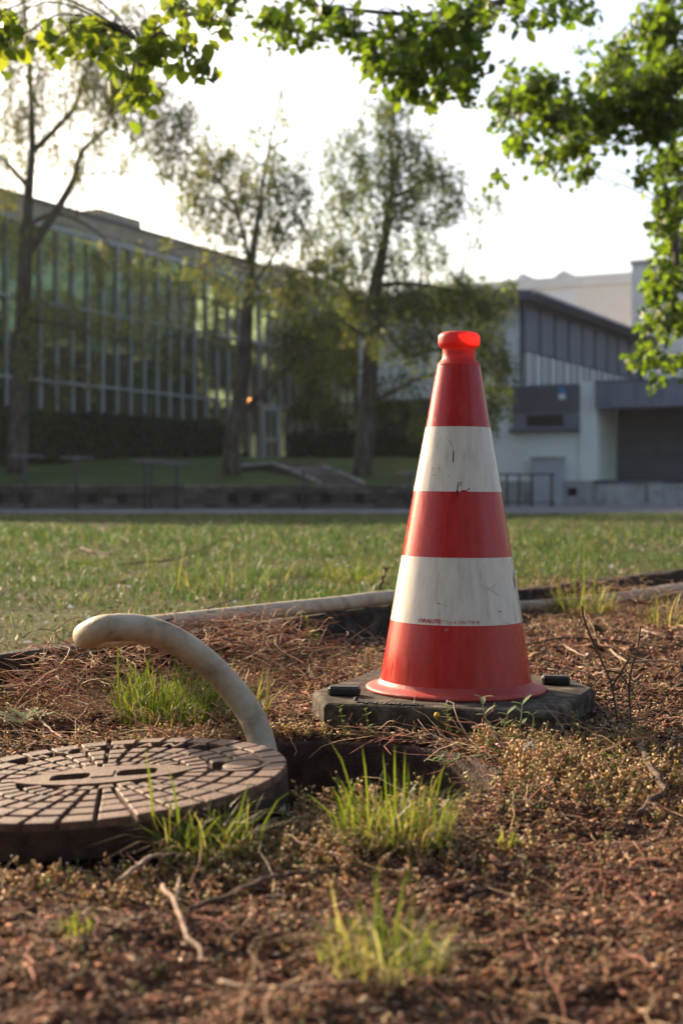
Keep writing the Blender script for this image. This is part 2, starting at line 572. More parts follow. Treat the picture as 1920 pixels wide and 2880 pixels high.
make_lawn()
gm = MB().box((-60, 24.0, -0.04), (60, 31.4, 0.03))
gm.add([(-60, 31.4, 0.03), (60, 31.4, 0.03), (60, 60, 0.0), (-60, 60, 0.0)], [(0, 1, 2, 3)])
tag(gm.build('path', M['asphalt']), 'grey asphalt path between lawn and stone wall', None, None, 'structure')

# ------------------------------------------------------------------ terrace, wall and steps
WY = 31.4


def terr_z(x, y):
    return float(np.interp(y, [WY, 33.5, 37.0, 41.0, 46.0, 75.0], [0.54, 0.68, 1.0, 1.36, 1.44, 1.46]))


TX1 = 2.3
mb = MB()
xs = np.linspace(-26, TX1, 40)
ys = np.concatenate([np.linspace(WY + 0.1, 46, 30), [60, 75]])
vv = [(x, y, terr_z(x, y) + 0.04 * float(vnoise(x, y, 1.7, 5))) for y in ys for x in xs]
nx = len(xs)
ff = [(i * nx + j, i * nx + j + 1, (i + 1) * nx + j + 1, (i + 1) * nx + j) for i in range(len(ys) - 1) for j in range(nx - 1)]
tag(mb.add(vv, ff).build('terrace_ground', M['terrace'], None, True), 'sloping grass bank above the stone wall', None, None, 'structure')

wall = empty('retaining_wall', (-5, WY, 0))
tag(wall, 'low rough stone retaining wall with dark square vents along the path', 'wall')
MB().box((-27, WY + 0.03, 0.0), (TX1, WY + 0.28, 0.50)).build('core', M['stone_core'], wall)
MB().box((TX1 - 0.25, WY + 0.281, -0.02), (TX1, 40, 0.53)).build('return_wall', M['stone_core'], wall)
vent_px = [-4, 67, 260, 343, 655, 720, 850, 915, 1010, 1150]
vents = [(P(x, 1400, WY).x) for x in vent_px]
rs = random.Random(3)
sm = []
for k in range(5):
    b_ = MB().box((-0.5, -0.5, -0.5), (0.5, 0.5, 0.5))
    b_.v = [(x + rs.uniform(-.04, .04), y + rs.uniform(-.06, .06), z + rs.uniform(-.05, .05)) for x, y, z in b_.v]
    me = mesh('stone', b_.v, b_.f)
    bm = bmesh.new(); bm.from_mesh(me)
    bmesh.ops.bevel(bm, geom=list(bm.edges), offset=0.06, segments=1, affect='EDGES')
    bm.to_mesh(me); bm.free()
    me.materials.append(M['stone'])
    sm.append(me)
zc = 0.03
for course in range(4):
    h = 0.105 + rs.uniform(-0.008, 0.008)
    x = -9.0 + rs.uniform(0, 0.3)
    while x < TX1 - 0.1:
        w = rs.uniform(0.22, 0.5)
        if not (course in (1, 2) and any(abs(x + w / 2 - vx) < w / 2 + 0.09 for vx in vents)):
            o = link('stone', rs.choice(sm), None, wall, False)
            o.location = Vector((x + w / 2, WY + 0.0 + rs.uniform(-0.015, 0.015), zc + h / 2)) - wall.location
            o.scale = (w - 0.014, 0.12, h - 0.012)
        x += w
    zc += h + 0.004
for vx in vents:
    MB().box((vx - 0.11, WY + 0.018, 0.14), (vx + 0.11, WY + 0.029, 0.37)).build('vent', M['black'], wall)
x = -9.2
while x < TX1:
    w = min(rs.uniform(0.8, 1.1), TX1 + 0.05 - x)
    MB().box((x, WY - 0.09, 0.475), (x + w - 0.015, WY + 0.3, 0.545 + rs.uniform(-.006, .006))).build('coping_stone', M['stone'], wall, bevel=0.012)
    x += w

st = empty('steps', (-0.9, 33, 0))
tag(st, 'stone steps between sloping cheek walls climbing to the glass door', 'steps')
for i in range(8):
    t = i / 7.0
    pa = P(962, 1362, 32.0).lerp(P(842, 1309, 35.6), t)
    MB().box((pa.x - 0.46, pa.y - 0.2, 0.3), (pa.x + 0.46, pa.y + 0.5, pa.z + 0.05)).build('step', M['stone'], st)
for pts in ([P(655, 1314, 36.2), P(770, 1306, 35.6), P(903, 1360, 32.3)], [P(905, 1312, 35.8), P(1022, 1362, 32.3)]):
    for p0, p1 in zip(pts[:-1], pts[1:]):
        v = []
        for q in (p0, p1):
            v += [(q.x - 0.02, q.y - 0.14, 0.2), (q.x + 0.02, q.y + 0.14, 0.2), (q.x + 0.02, q.y + 0.14, q.z), (q.x - 0.02, q.y - 0.14, q.z)]
        MB().add(v, [(0, 1, 2, 3), (7, 6, 5, 4), (0, 4, 5, 1), (1, 5, 6, 2), (2, 6, 7, 3), (3, 7, 4, 0)]).build('cheek_wall', M['stone_core'], st)
        w = [(x + (0.03 if k in (1, 2, 5, 6) else -0.03) * 0, y + (0.05 if k % 4 in (1, 2) else -0.05), z + (0.002 if k % 4 in (0, 1) else 0.06) + (p0.z if k < 4 else p1.z) * 0) for k, (x, y, z) in enumerate([(v[3 if k % 4 in (0, 3) else 2] if k < 4 else v[7 if k % 4 in (0, 3) else 6]) for k in range(8)])]
        MB().add(w, [(0, 1, 2, 3), (7, 6, 5, 4), (0, 4, 5, 1), (1, 5, 6, 2), (2, 6, 7, 3), (3, 7, 4, 0)]).build('coping', M['plinth'], st)

# T shaped bicycle stands in front of the wall
bs_l = ['leftmost T-shaped bicycle stand before the stone wall', 'second T-shaped bicycle stand from the left before the stone wall', 'T-shaped bicycle stand touching the one to its right',
        'T-shaped bicycle stand overlapping its left neighbour before the stone wall', 'T-shaped bicycle stand in front of the stone steps', 'T-shaped bicycle stand just left of the traffic cone']
for i, (x0, x1, xp, yt) in enumerate(((20, 128, 72, 1282), (165, 268, 215, 1287), (372, 470, 408, 1296), (440, 545, 497, 1303), (800, 960, 853, 1320), (1118, 1215, 1148, 1330))):
    Yb = 30.6
    b0 = P(xp, 1430, Yb)
    e = empty('bicycle_stand', (b0.x, Yb, 0.03))
    tag(e, bs_l[i], 'bicycle stand', 'bicycle stands along the wall')
    zt = P(xp, yt, Yb).z
    MB().tube([(b0.x, Yb, 0.03), (b0.x, Yb, zt - 0.02)], 0.035, 8).build('post', M['steel_dark'], e, True)
    if i == 2:
        MB().tube([(b0.x + 0.11, Yb + .1, 0.03), (b0.x + 0.11, Yb + .1, zt - 0.02)], 0.03, 8).build('post', M['steel_dark'], e, True)
    a, b = P(x0, yt, Yb), P(x1, yt + 2, Yb)
    MB().tube([a + Vector((0, .2, 0)), b + Vector((0, -.2, 0))], 0.026, 8).build('top_tube', M['galvanised'], e, True)
    MB().box((b0.x - .1, Yb - .1, 0.031), (b0.x + .1, Yb + .1, 0.042)).build('base_plate', M['steel_dark'], e)

# ------------------------------------------------------------------ long glass building
FD = Vector((0.437, 0.899))
FN = Vector((0.899, -0.437))                     # out of the facade
F0 = Vector((-9.84, 41.0))


def fp(s, off, z):
    p = F0 + FD * s + FN * off
    return (p.x, p.y, z)


gb = empty('glass_building', (F0.x, F0.y, 0))
tag(gb, 'long glass fronted building with slim mullions and tan roof edge behind the birches', 'building')
S0, S1 = -10.0, 34.0
zb, zt1, zt2, zr0, zr1 = 1.45, 3.72, 6.08, 8.35, 9.02
MB().box((S0, -14, 0.0), (S1, -0.32, zr0 + 0.2), fp).build('body', M['black'], gb)
MB().box((S0 - .2, -14.2, zr0 + 0.201), (S1 + .2, 0.12, zr1), fp).build('roof_fascia', M['fascia'], gb)
MB().box((S0 - .25, -14.2, zr1 + 0.001), (S1 + .25, 0.18, zr1 + 0.09), fp).build('roof_trim', M['zinc_dark'], gb)
MB().box((S0 - .1, -0.3, zr0 - 0.02), (S1 + .1, 0.06, zr0 + 0.2), fp).build('head_rail', M['mullion'], gb)
MB().box((S0, -0.30, 0.4), (S1, 0.02, zb), fp).build('base_wall', M['plinth'], gb)
for s, w in ((6.6, 1.5), (19.5, 1.2)):
    MB().box((s, -3.5, zr1 + 0.091), (s + w * 1.6, -1.2, zr1 + 0.8), fp).build('roof_vent', M['fascia'], gb)
PITCH = 0.79
pm = {}
rows = [(zb, zt1), (zt1, zt2), (zt2, zr0)]
DOOR_S = (fp, )
nrm_ang = math.atan2(FD.y, FD.x)
for r, (z0, z1) in enumerate(rows):
    me = mesh('pane', [(-PITCH / 2 + .02, 0, z0 + .03), (PITCH / 2 - .02, 0, z0 + .03), (PITCH / 2 - .02, 0, z1 - .03), (-PITCH / 2 + .02, 0, z1 - .03)], [(0, 1, 2, 3)])
    zc = (z0 + z1) / 2
    me.transform(Matrix.Translation((0, 0, -zc)))
    me.materials.append(M['glass'])
    pm[r] = (me, zc)
DOORK = 19 + 0
k = 0
rs = random.Random(9)
s = S0
slist = []
while s < S1 - 0.1:
    slist.append(s)
    s += PITCH
door_idx = min(range(len(slist)), key=lambda i: abs(960 + FPX * fp(slist[i] + PITCH / 2, 0, 0)[0] / fp(slist[i] + PITCH / 2, 0, 0)[1] - 738))
for i, s in enumerate(slist):
    for r in range(3):
        if r == 0 and i in (door_idx, door_idx + 1):
            continue
        me, zc = pm[r]
        o = link('pane', me, None, gb, False)
        o.location = Vector(fp(s + PITCH / 2, -0.02, zc)) - gb.location
        o.rotation_euler = (R(rs.gauss(0, 0.35)), 0, nrm_ang + R(rs.gauss(0, 0.5)))
    MB().box((s - 0.03, -0.1, zb), (s + 0.03, 0.075, zr0 - 0.021), fp).build('mullion', M['mullion'], gb)
for z in (zt1, zt2):
    for a, b in ((S0, slist[door_idx]), (slist[door_idx], S1)):
        MB().box((a + .001, -0.09, z - 0.035), (b, 0.09, z + 0.035), fp).build('transom', M['mullion'], gb)
ds = slist[door_idx]
dr = MB()
for a in (ds + 0.1, ds + PITCH * 2 - 0.28):
    dr.box((a, -0.05, zb), (a + 0.2, 0.12, zt1 - 0.04), fp)
dr.box((ds + 0.3, -0.05, zt1 - 0.22), (ds + PITCH * 2 - 0.28, 0.12, zt1 - 0.04), fp)
dr.box((ds + 0.3, -0.05, zb + 0.85), (ds + PITCH * 2 - 0.28, 0.10, zb + 0.98), fp)
dr.build('door', M['white_frame'], gb)
MB().add([fp(ds + .3, -.02, zb), fp(ds + PITCH * 2 - .28, -.02, zb), fp(ds + PITCH * 2 - .28, -.02, zt1 - .2), fp(ds + .3, -.02, zt1 - .2)], [(0, 1, 2, 3)]).build('door_pane', M['glass'], gb)

# lit lamp over the door
lp = P(705, 1128, 53.6)
lam = empty('wall_lamp', lp)
tag(lam, 'small round orange lit lamp above the glass door', 'lamp')
me = bpy.data.materials.new('lamp_glow')
me.use_nodes = True
pb = me.node_tree.nodes['Principled BSDF']
pb.inputs['Base Color'].default_value = (0.9, 0.5, 0.2, 1)
pb.inputs['Emission Color'].default_value = (1.0, 0.42, 0.12, 1)
pb.inputs['Emission Strength'].default_value = 2.5
MB().lathe([(0.001, -0.11), (0.07, -0.08), (0.1, 0.0), (0.07, 0.08), (0.001, 0.11)], (0, 0), 14).build('globe', me, lam, True, False)
MB().tube([(0, 0, 0), (-0.25, 0.35, 0.05)], 0.025, 6).build('bracket', M['steel_dark'], lam, True, False)

# ------------------------------------------------------------------ leaves, hedges, trees
LEAF = np.array([(0, 0, 0), (.22, .40, .07), (.62, .36, .06), (1.02, 0, -.06), (.62, -.36, .06), (.22, -.40, .07)])
LEAF_F = [(0, 3, 2, 1), (0, 5, 4, 3)]
SMALL = np.array([(0, 0, 0), (.5, .32, .05), (1, 0, 0), (.5, -.32, .05)])
SMALL_F = [(0, 1, 2, 3)]


def frames(d, roll):
    d = d / (np.linalg.norm(d, axis=1, keepdims=True) + 1e-9)
    up = np.tile(np.array([[0, 0, 1.0]]), (len(d), 1))
    bad = np.abs(d[:, 2]) > 0.97
    up[bad] = (1, 0, 0)
    s = np.cross(up, d)
    s /= np.linalg.norm(s, axis=1, keepdims=True) + 1e-9
    n = np.cross(d, s)
    c, si = np.cos(roll)[:, None], np.sin(roll)[:, None]
    return d, s * c + n * si, n * c - s * si


def place(T, pos, d, size, roll):
    d, s, n = frames(d, roll)
    size = size[:, None, None]
    return pos[:, None] + size * (T[None, :, 0:1] * d[:, None] + T[None, :, 1:2] * s[:, None] + T[None, :, 2:3] * n[:, None])


def pick_cols(n, pal, rng, jit=0.15):
    pal = np.array(pal)
    c = pal[rng.integers(0, len(pal), n)]
    return c * (1 + jit * rng.standard_normal((n, 1))).clip(0.5, 1.6)


def tree(name, label, trunk, clumps, leaf, pal, leaf_mat, seed, group=None, droop=False, cat='tree', twig_r=0.012, thin=False, limbs=()):
    """trunk: list of (point, radius); clumps: (centre, radii, count); limbs: extra polylines (points, r0, r1)"""
    rng = np.random.default_rng(seed)
    rs = random.Random(seed)
    base = Vector(trunk[0][0])
    e = empty(name, base)
    tag(e, label, cat, group)
    pts = spline([p for p, r in trunk], 6)
    rad = np.interp(np.linspace(0, len(trunk) - 1, len(pts)), range(len(trunk)), [r for p, r in trunk])
    MB().tube(pts, list(rad), 12).build('trunk', M['bark'], e, True)
    br = MB()
    for lp_, r0, r1 in limbs:
        s_ = spline(lp_, 6)
        br.tube(s_, list(np.linspace(r0, r1, len(s_))), 7)
    P_, D_, S_ = [], [], []
    anchors = list(pts) + [q for lp_, _, _ in limbs for q in spline(lp_, 6)]
    for c, rad3, cnt in clumps:
        c = Vector(c)
        # limb to the clump from the nearest lower point of the trunk or limbs
        a = min(anchors, key=lambda q: (q - c).length + 1.2 * max(0, q.z - c.z + 0.1))
        L_ = (c - a).length
        mid = (a + c) / 2 + Vector((rs.uniform(-.12, .12), rs.uniform(-.12, .12), 0.12 + 0.1 * rs.random())) * L_
        s_ = spline([a, mid, c], 5)
        r0 = min(0.05, 0.01 + 0.011 * L_) if not droop else min(0.06, 0.012 + 0.014 * L_)
        if thin:
            r0 = 0.004 + 0.002 * L_
        br.tube(s_, list(np.linspace(r0, twig_r * (0.25 if thin else 0.5), len(s_))), 5, False)
        nt = max(3, cnt // (16 if droop else 9))
        for t in range(nt):
            u = Vector((rs.gauss(0, 1), rs.gauss(0, 1), rs.gauss(0, 1))).normalized() * (rs.random() ** 0.45)
            end = c + Vector((u.x * rad3[0], u.y * rad3[1], u.z * rad3[2]))
            if droop:
                st_ = end
                ln = rs.uniform(0.35, 1.1) * (rad3[2] * 0.8 + 0.25)
                drift = Vector((rs.gauss(0, .16), rs.gauss(0, .16), -1))
                en = st_ + drift * ln
                src = c + (st_ - c) * 0.3
                br.tube([src, (src + st_) / 2 + Vector((0, 0, .08)), st_, en], [twig_r * .6, twig_r * .5, twig_r * .4, twig_r * .2], 3, False)
                m_ = 16
                tt = np.sort(rng.random(m_))
                q = np.array(st_)[None] + (np.array(en) - np.array(st_))[None] * tt[:, None] + rng.normal(0, 0.06, (m_, 3))
                dd = np.array([0, 0, -0.8])[None] + rng.normal(0, 0.7, (m_, 3))
            else:
                src = c + (end - c) * 0.15
                mid2 = (src + end) / 2 + Vector((0, 0, 0.05))
                br.tube([src, mid2, end], [twig_r * .5, twig_r * .35, twig_r * .15], 3, False)
                m_ = 9
                tt = rng.random(m_) ** 0.7
                q = np.array(src)[None] + (np.array(end) - np.array(src))[None] * tt[:, None] + rng.normal(0, leaf[0] * 0.55, (m_, 3))
                dd = (np.array(end) - np.array(src))[None] / max(L_, .1) * 0.6 + rng.normal(0, 0.7, (m_, 3)) + np.array([0, 0, -0.55])[None]
            P_.append(q); D_.append(dd)
    br.build('branches', M['bark'], e, True)
    P_, D_ = np.concatenate(P_), np.concatenate(D_)
    n = len(P_)
    S_ = leaf[0] * (0.65 + 0.7 * rng.random(n))
    V = place(LEAF if leaf[1] == 'big' else SMALL, P_, D_, S_, rng.uniform(-1.2, 1.2, n))
    me = bulk('crown', V, LEAF_F if leaf[1] == 'big' else SMALL_F, pick_cols(n, pal, rng))
    link('crown', me, leaf_mat, e)
    return e


def clump_px(lst, Y, jy=0.8, dens=1.0, seed=0, depth=None):
    rs = random.Random(seed)
    out = []
    for it in lst:
        x, y, rx, ry = it[:4]
        dn = it[4] if len(it) > 4 else 1.0
        yy = (it[5] if len(it) > 5 else Y) + rs.uniform(-jy, jy)
        k = yy / FPX
        rad3 = (rx * k, (depth or (rx + ry) / 2 * k), ry * k)
        out.append((P(x, y, yy), rad3, int(dn * dens * rx * ry / 60.0)))
    return out


BIRCH = [(0.085, 0.115, 0.028), (0.11, 0.13, 0.032), (0.06, 0.095, 0.03), (0.14, 0.135, 0.045)]
DARKG = [(0.045, 0.075, 0.03), (0.06, 0.09, 0.035), (0.075, 0.1, 0.04), (0.05, 0.08, 0.04)]

# left birch
YT = 33.5
tree('birch_tree', 'tall thin birch with two forked stems at the left edge of the lawn bank', [(P(48, 1335, YT), 0.24), (P(62, 1000, YT), 0.2), (P(70, 760, YT), 0.17), (P(80, 560, YT), 0.12), (P(92, 400, YT), 0.08), (P(85, 220, YT), 0.06), (P(70, 20, YT), 0.045), (P(60, -160, YT), 0.03)],
     clump_px([(60, 100, 110, 130, .9), (180, 40, 110, 100, .8), (300, 60, 110, 110, .8), (400, 60, 80, 110, .7), (120, 260, 100, 110, .8), (270, 220, 120, 110, 1.1), (330, 250, 90, 70, 1.4), (40, 330, 80, 130, .6),
               (430, 270, 110, 100, 1.0), (520, 340, 90, 90, .9), (150, 430, 90, 100, .4), (270, 400, 100, 90, .5), (380, 370, 100, 90, .5), (480, 440, 90, 80, .6), (30, 500, 60, 70, .3),
               (-90, 150, 120, 200, .6), (-80, 450, 120, 200, .5), (330, 520, 120, 40, .12), (560, 500, 60, 90, .5), (230, 540, 60, 60, .25), (60, -60, 300, 80, .5),
               (60, 640, 120, 60, 0.42), (180, 700, 130, 70, 0.34), (60, 820, 120, 80, 0.34), (300, 730, 120, 70, 0.34), (200, 880, 150, 70, 0.34), (60, 980, 110, 80, 0.34), (350, 880, 120, 60, 0.32), (180, 1050, 140, 60, 0.28)], YT, 1.2, 8.5, 1),
     (0.085, 'small'), BIRCH, M['leaf_far'], 31, 'birch trees on the bank', True,
     limbs=[([P(72, 720, YT), P(160, 590, YT), P(210, 500, YT), P(230, 430, YT), P(290, 370, YT)], 0.12, 0.04), ([P(88, 430, YT), P(150, 370, YT), P(210, 300, YT), P(240, 210, YT), P(290, 80, YT)], 0.08, 0.03),
            ([P(82, 530, YT), P(40, 480, YT), P(0, 440, YT), P(-60, 400, YT)], 0.07, 0.03), ([P(60, 900, YT), P(150, 905, YT), P(250, 935, YT), P(330, 965, YT)], 0.06, 0.02), ([P(70, 640, YT), P(160, 600, YT), P(270, 650, YT), P(330, 720, YT)], 0.05, 0.02), ([P(215, 490, YT), P(330, 485, YT), P(450, 495, YT), P(560, 560, YT)], 0.03, 0.012)])
# middle birch
YT = 34.0
tree('birch_tree', 'slender birch with a leaning side stem, left of the steps', [(P(650, 1335, YT), 0.24), (P(655, 1230, YT), 0.2), (P(685, 1050, YT), 0.17), (P(695, 880, YT), 0.15), (P(708, 740, YT), 0.10), (P(728, 600, YT), 0.055), (P(745, 470, YT), 0.032), (P(775, 330, YT), 0.018), (P(800, 200, YT), 0.008)],
     clump_px([(600, 440, 90, 70, .9), (680, 470, 90, 80, 1.0), (760, 470, 80, 80, 1.0), (840, 500, 70, 70, .8), (560, 540, 80, 80, .8), (640, 570, 90, 80, .7), (740, 580, 80, 80, .7), (820, 610, 90, 70, .8), (640, 660, 80, 70, 0.42), (760, 690, 90, 60, 0.48),
               (870, 680, 70, 70, .6), (795, 230, 30, 50, .3), (780, 350, 60, 50, .25), (700, 370, 70, 40, .3), (880, 420, 60, 50, .3), (500, 610, 60, 60, 0.28), (560, 760, 100, 70, 0.48), (430, 720, 100, 70, 0.34),
               (800, 800, 120, 70, 1.1), (650, 800, 110, 60, 0.48), (880, 900, 100, 80, 1.1), (800, 960, 90, 70, .9), (480, 850, 110, 60, 0.34), (600, 900, 90, 60, 0.34), (900, 1000, 80, 60, .8), (560, 1000, 90, 60, 0.24), (420, 960, 100, 60, 0.28)], YT, 1.3, 8.5, 2),
     (0.095, 'small'), BIRCH + DARKG[:2], M['leaf_far'], 32, 'birch trees on the bank', True,
     limbs=[([P(662, 1200, YT), P(720, 1120, YT), P(800, 1040, YT), P(880, 960, YT), P(930, 900, YT)], 0.11, 0.04), ([P(705, 760, YT), P(680, 640, YT), P(650, 560, YT), P(600, 480, YT)], 0.06, 0.02), ([P(700, 820, YT), P(780, 700, YT), P(830, 600, YT)], 0.05, 0.02)])
# right, fuller tree
YT = 34.5
tree('birch_tree', 'full leafy tree with spreading low branches directly left of the cone', [(P(1015, 1348, YT), 0.26), (P(1030, 1200, YT), 0.22), (P(1042, 1000, YT), 0.19), (P(1050, 850, YT), 0.17), (P(1065, 760, YT), 0.14), (P(1088, 640, YT), 0.10), (P(1100, 520, YT), 0.055), (P(1098, 400, YT), 0.03), (P(1105, 260, YT), 0.012)],
     clump_px([(1095, 300, 90, 60, 1.2), (1010, 390, 100, 70, 1.0), (1130, 400, 110, 70, 1.6), (1230, 480, 90, 70, 1.6), (990, 470, 100, 70, 1.0), (1110, 500, 110, 70, 1.4), (1270, 560, 60, 50, 1.2), (960, 570, 90, 80, 1.2), (1070, 600, 90, 60, 1.0),
               (1180, 590, 100, 60, 1.1), (1380, 570, 60, 40, .7), (1330, 650, 50, 30, .3), (960, 700, 110, 80, 1.4), (1080, 720, 90, 70, 1.0), (1190, 700, 90, 60, 1.1), (900, 760, 90, 60, 1.4), (1290, 820, 120, 70, 2.6), (1370, 850, 70, 60, 2.0),
               (1150, 830, 120, 70, 2.0), (1020, 830, 120, 70, 1.9), (1330, 950, 90, 70, 2.0), (1400, 1000, 60, 70, 1.5), (1390, 1120, 70, 60, 1.5), (1300, 1050, 90, 80, 1.6), (1190, 950, 100, 70, 1.2), (1100, 940, 90, 60, .9), (980, 960, 90, 70, 1.1), (1120, 1080, 100, 60, .8), (1230, 1180, 90, 60, 1.0), (1440, 800, 40, 40, .8)], YT, 1.2, 7.0, 3),
     (0.095, 'small'), BIRCH[:3] + DARKG, M['leaf_far'], 33, 'birch trees on the bank', True,
     limbs=[([P(1050, 880, YT), P(1130, 985, YT), P(1200, 990, YT), P(1280, 960, YT)], 0.07, 0.03), ([P(1060, 800, YT), P(1180, 800, YT), P(1300, 830, YT), P(1380, 900, YT)], 0.07, 0.02), ([P(1045, 960, YT), P(960, 900, YT), P(900, 850, YT)], 0.06, 0.02)])

# courtyard trees between the two buildings
for i, (x, y, h, r, lb) in enumerate(((0.8, 46.5, 6.4, 2.0, 'sunlit courtyard tree reflected in the glass front, nearest of the courtyard trees'), (3.2, 51.0, 7.4, 2.0, 'courtyard tree showing right behind the cone head'),
                                  (2.6, 58.0, 8.0, 2.6, 'courtyard tree farther back between glass front and white building'), (5.5, 63.0, 8.2, 2.6, 'courtyard tree half hidden behind the white upper storey'),
                                  (4.6, 47.5, 6.6, 1.9, 'courtyard tree nearest the white building behind the spreading birch'), (-0.6, 53.5, 7.2, 2.0, 'courtyard tree close to the glass front behind the birch trunk'))):
    z0 = 1.45
    rs = random.Random(50 + i)
    cl = []
    for k in range(20):
        a, q = rs.uniform(0, 6.28), rs.random() ** .5
        zz = rs.uniform(0.25, 0.95)
        w = r * math.sin(math.pi * min(1, zz * 0.85 + 0.12)) ** .6
        cl.append((Vector((x + w * q * math.cos(a), y + w * q * math.sin(a), z0 + zz * (h - z0))), (0.8, 0.8, 0.6), 520))
    tree('courtyard_tree', lb, [((x, y, z0 - .1), 0.18), ((x + .1, y, z0 + 2), 0.14), ((x, y + .1, h * .7), 0.07), ((x, y, h), 0.02)], cl, (0.15, 'small'), [(0.09, 0.13, 0.03), (0.13, 0.15, 0.03), (0.07, 0.11, 0.03)], M['leaf_far'], 60 + i, 'courtyard trees')

# tall trees beyond the loading bay, mirrored in the glass front
for i, (x, y, h, lb) in enumerate(((21, 50, 14, 'tall park tree mirrored at the left end of the glass front'), (22, 56.5, 15, 'tall park tree mirrored left of the middle of the glass front'), (23, 63.5, 15, 'tall park tree mirrored near the middle of the glass front'),
                              (24, 70, 15, 'tall park tree mirrored right of the door in the glass front'), (26, 78, 16, 'tall park tree mirrored at the far end of the glass front'))):
    rs = random.Random(80 + i)
    cl = []
    for k in range(34):
        a_, q_ = rs.uniform(0, 6.28), rs.random() ** .5
        zz = rs.uniform(0.12, 0.97)
        w_ = 4.2 * math.sin(math.pi * min(1, zz * 0.85 + 0.12)) ** .6
        cl.append((Vector((x + w_ * q_ * math.cos(a_), y + w_ * q_ * math.sin(a_), zz * h)), (1.5, 1.5, 1.1), 230))
    tree('park_tree', lb, [((x, y, -.05), 0.3), ((x + .2, y, 4), 0.24), ((x, y + .2, h * .7), 0.1), ((x, y, h), 0.03)], cl, (0.34, 'small'), [(0.12, 0.16, 0.03), (0.17, 0.19, 0.03), (0.09, 0.13, 0.03)], M['leaf_far'], 90 + i, 'tall trees mirrored in the glass')

# hedges
def hedge(name, label, pts, h0, h1, wd, n, seed):
    rng = np.random.default_rng(seed)
    (xa, ya), (xb, yb) = pts
    e = empty(name, ((xa + xb) / 2, (ya + yb) / 2, h0))
    tag(e, label, 'hedge', 'clipped hedges below the glass front')
    d = Vector((xb - xa, yb - ya)); L_ = d.length; d.normalize()
    nn = Vector((d.y, -d.x))

    def hf(s, o, z):
        p = Vector((xa, ya)) + d * s + nn * o
        return (p.x, p.y, z)
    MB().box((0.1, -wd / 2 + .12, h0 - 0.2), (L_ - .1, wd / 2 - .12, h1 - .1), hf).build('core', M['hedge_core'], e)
    s = rng.random(n) * L_
    side = rng.random(n)
    o = np.where(side < 0.62, wd / 2 + rng.normal(0, .06, n), rng.uniform(-wd / 2, wd / 2, n))
    z = np.where(side < 0.62, rng.uniform(h0, h1, n), h1 + rng.normal(0, .05, n) + 0.06 * vnoise(s, s * 0, 0.9, 4))
    o = o + 0.08 * vnoise(s, z, 0.5, 6)
    q = np.stack([xa + d.x * s + nn.x * o, ya + d.y * s + nn.y * o, z], 1)
    V = place(SMALL, q, rng.normal(0, 1, (n, 3)) + np.array([nn.x, nn.y, .4])[None], rng.uniform(.08, .16, n), rng.uniform(-3, 3, n))
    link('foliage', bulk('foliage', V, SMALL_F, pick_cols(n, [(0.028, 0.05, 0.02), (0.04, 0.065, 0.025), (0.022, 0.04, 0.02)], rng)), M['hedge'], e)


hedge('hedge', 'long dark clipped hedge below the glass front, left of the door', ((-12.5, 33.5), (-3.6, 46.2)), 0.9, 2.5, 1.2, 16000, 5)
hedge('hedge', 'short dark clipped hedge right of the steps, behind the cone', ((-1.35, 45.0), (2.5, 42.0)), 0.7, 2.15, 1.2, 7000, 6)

# ------------------------------------------------------------------ white building at the right
BO = Vector((6.84, 38.0))
BU, BW = Vector((0.894, -0.447)), Vector((0.447, 0.894))


def bp_(a, b, z):
    p = BO + BU * a + BW * b
    return (p.x, p.y, z)


wb = empty('white_building', (BO.x, BO.y, 0))
tag(wb, 'white rendered building with zinc clad upper storey and loading bay at the right', 'building')


def part(name, mt, a, b, parent=wb, bevel=0):
    return MB().box(a, b, bp_).build(name, M[mt], parent, bevel=bevel)


part('plinth', 'plinth', (-4.4, -0.06, -0.05), (-0.01, 6, 0.68))
part('wall', 'render', (-4.4, 0.0, 0.681), (0.0, 1.7, 3.22))
part('wall', 'render', (-4.4, 1.701, 0.681), (-0.3, 6, 3.22))
part('roof_edge', 'zinc_dark', (-4.45, -0.05, 3.221), (-0.5, 6.05, 3.29))
part('pillar', 'render', (-0.47, -0.08, 0.681), (0.003, 0.2, 3.32))
bay = part('side_wall', 'render_green', (-0.02, 0.201, 0.7), (0.012, 1.76, 2.75))
# clad bay on the front with slot window
for k in range(5):
    a0 = -2.36 + k * 0.375
    part('clad_panel', 'zinc_dark', (a0, -0.16, 2.56), (a0 + 0.365, 0.01, 3.26), bevel=0.006)
part('lower_band', 'zinc', (-2.36, -0.13, 2.08), (-0.49, 0.011, 2.557))
part('sill', 'zinc_dark', (-2.44, -0.22, 2.02), (-0.482, 0.012, 2.079))
sw = part('slot_window', 'black', (-1.95, -0.138, 2.17), (-0.90, -0.131, 2.47))
part('slot_frame', 'zinc', (-2.0, -0.15, 2.471), (-0.85, -0.1305, 2.50), sw)
# upper storey
ub = MB().box((-8.5, 2.93, 3.225), (-3.16, 17, 5.979), bp_).build('upper_wall', M['pale_wall'], wb)
for k in range(9):
    b0 = 2.93 + k * 1.45
    part('clad_panel', 'zinc', (-3.155, b0, 4.58), (-3.10, b0 + 1.40, 5.9), bevel=0.006)
    wi = part('window', 'glass_dark', (-3.157, b0 + .02, 3.5), (-3.14, b0 + 1.43, 4.56))
    for j in range(4):
        w0 = b0 + 0.03 + j * 0.40
        part('sheen_frame_bar', 'sign_white', (-3.139, w0, 3.5), (-3.13, w0 + (0.2 if j % 2 else 0.14), 4.55), wi)  # bars widened and whitened to stand in for reflected sky
    part('panel_seam', 'black', (-3.0995, b0 - 0.05, 4.5), (-3.07, b0 + 0.0, 5.93))
    part('sill_bar', 'white_frame', (-3.138, b0 + .02, 3.44), (-3.11, b0 + 1.43, 3.56), wi)
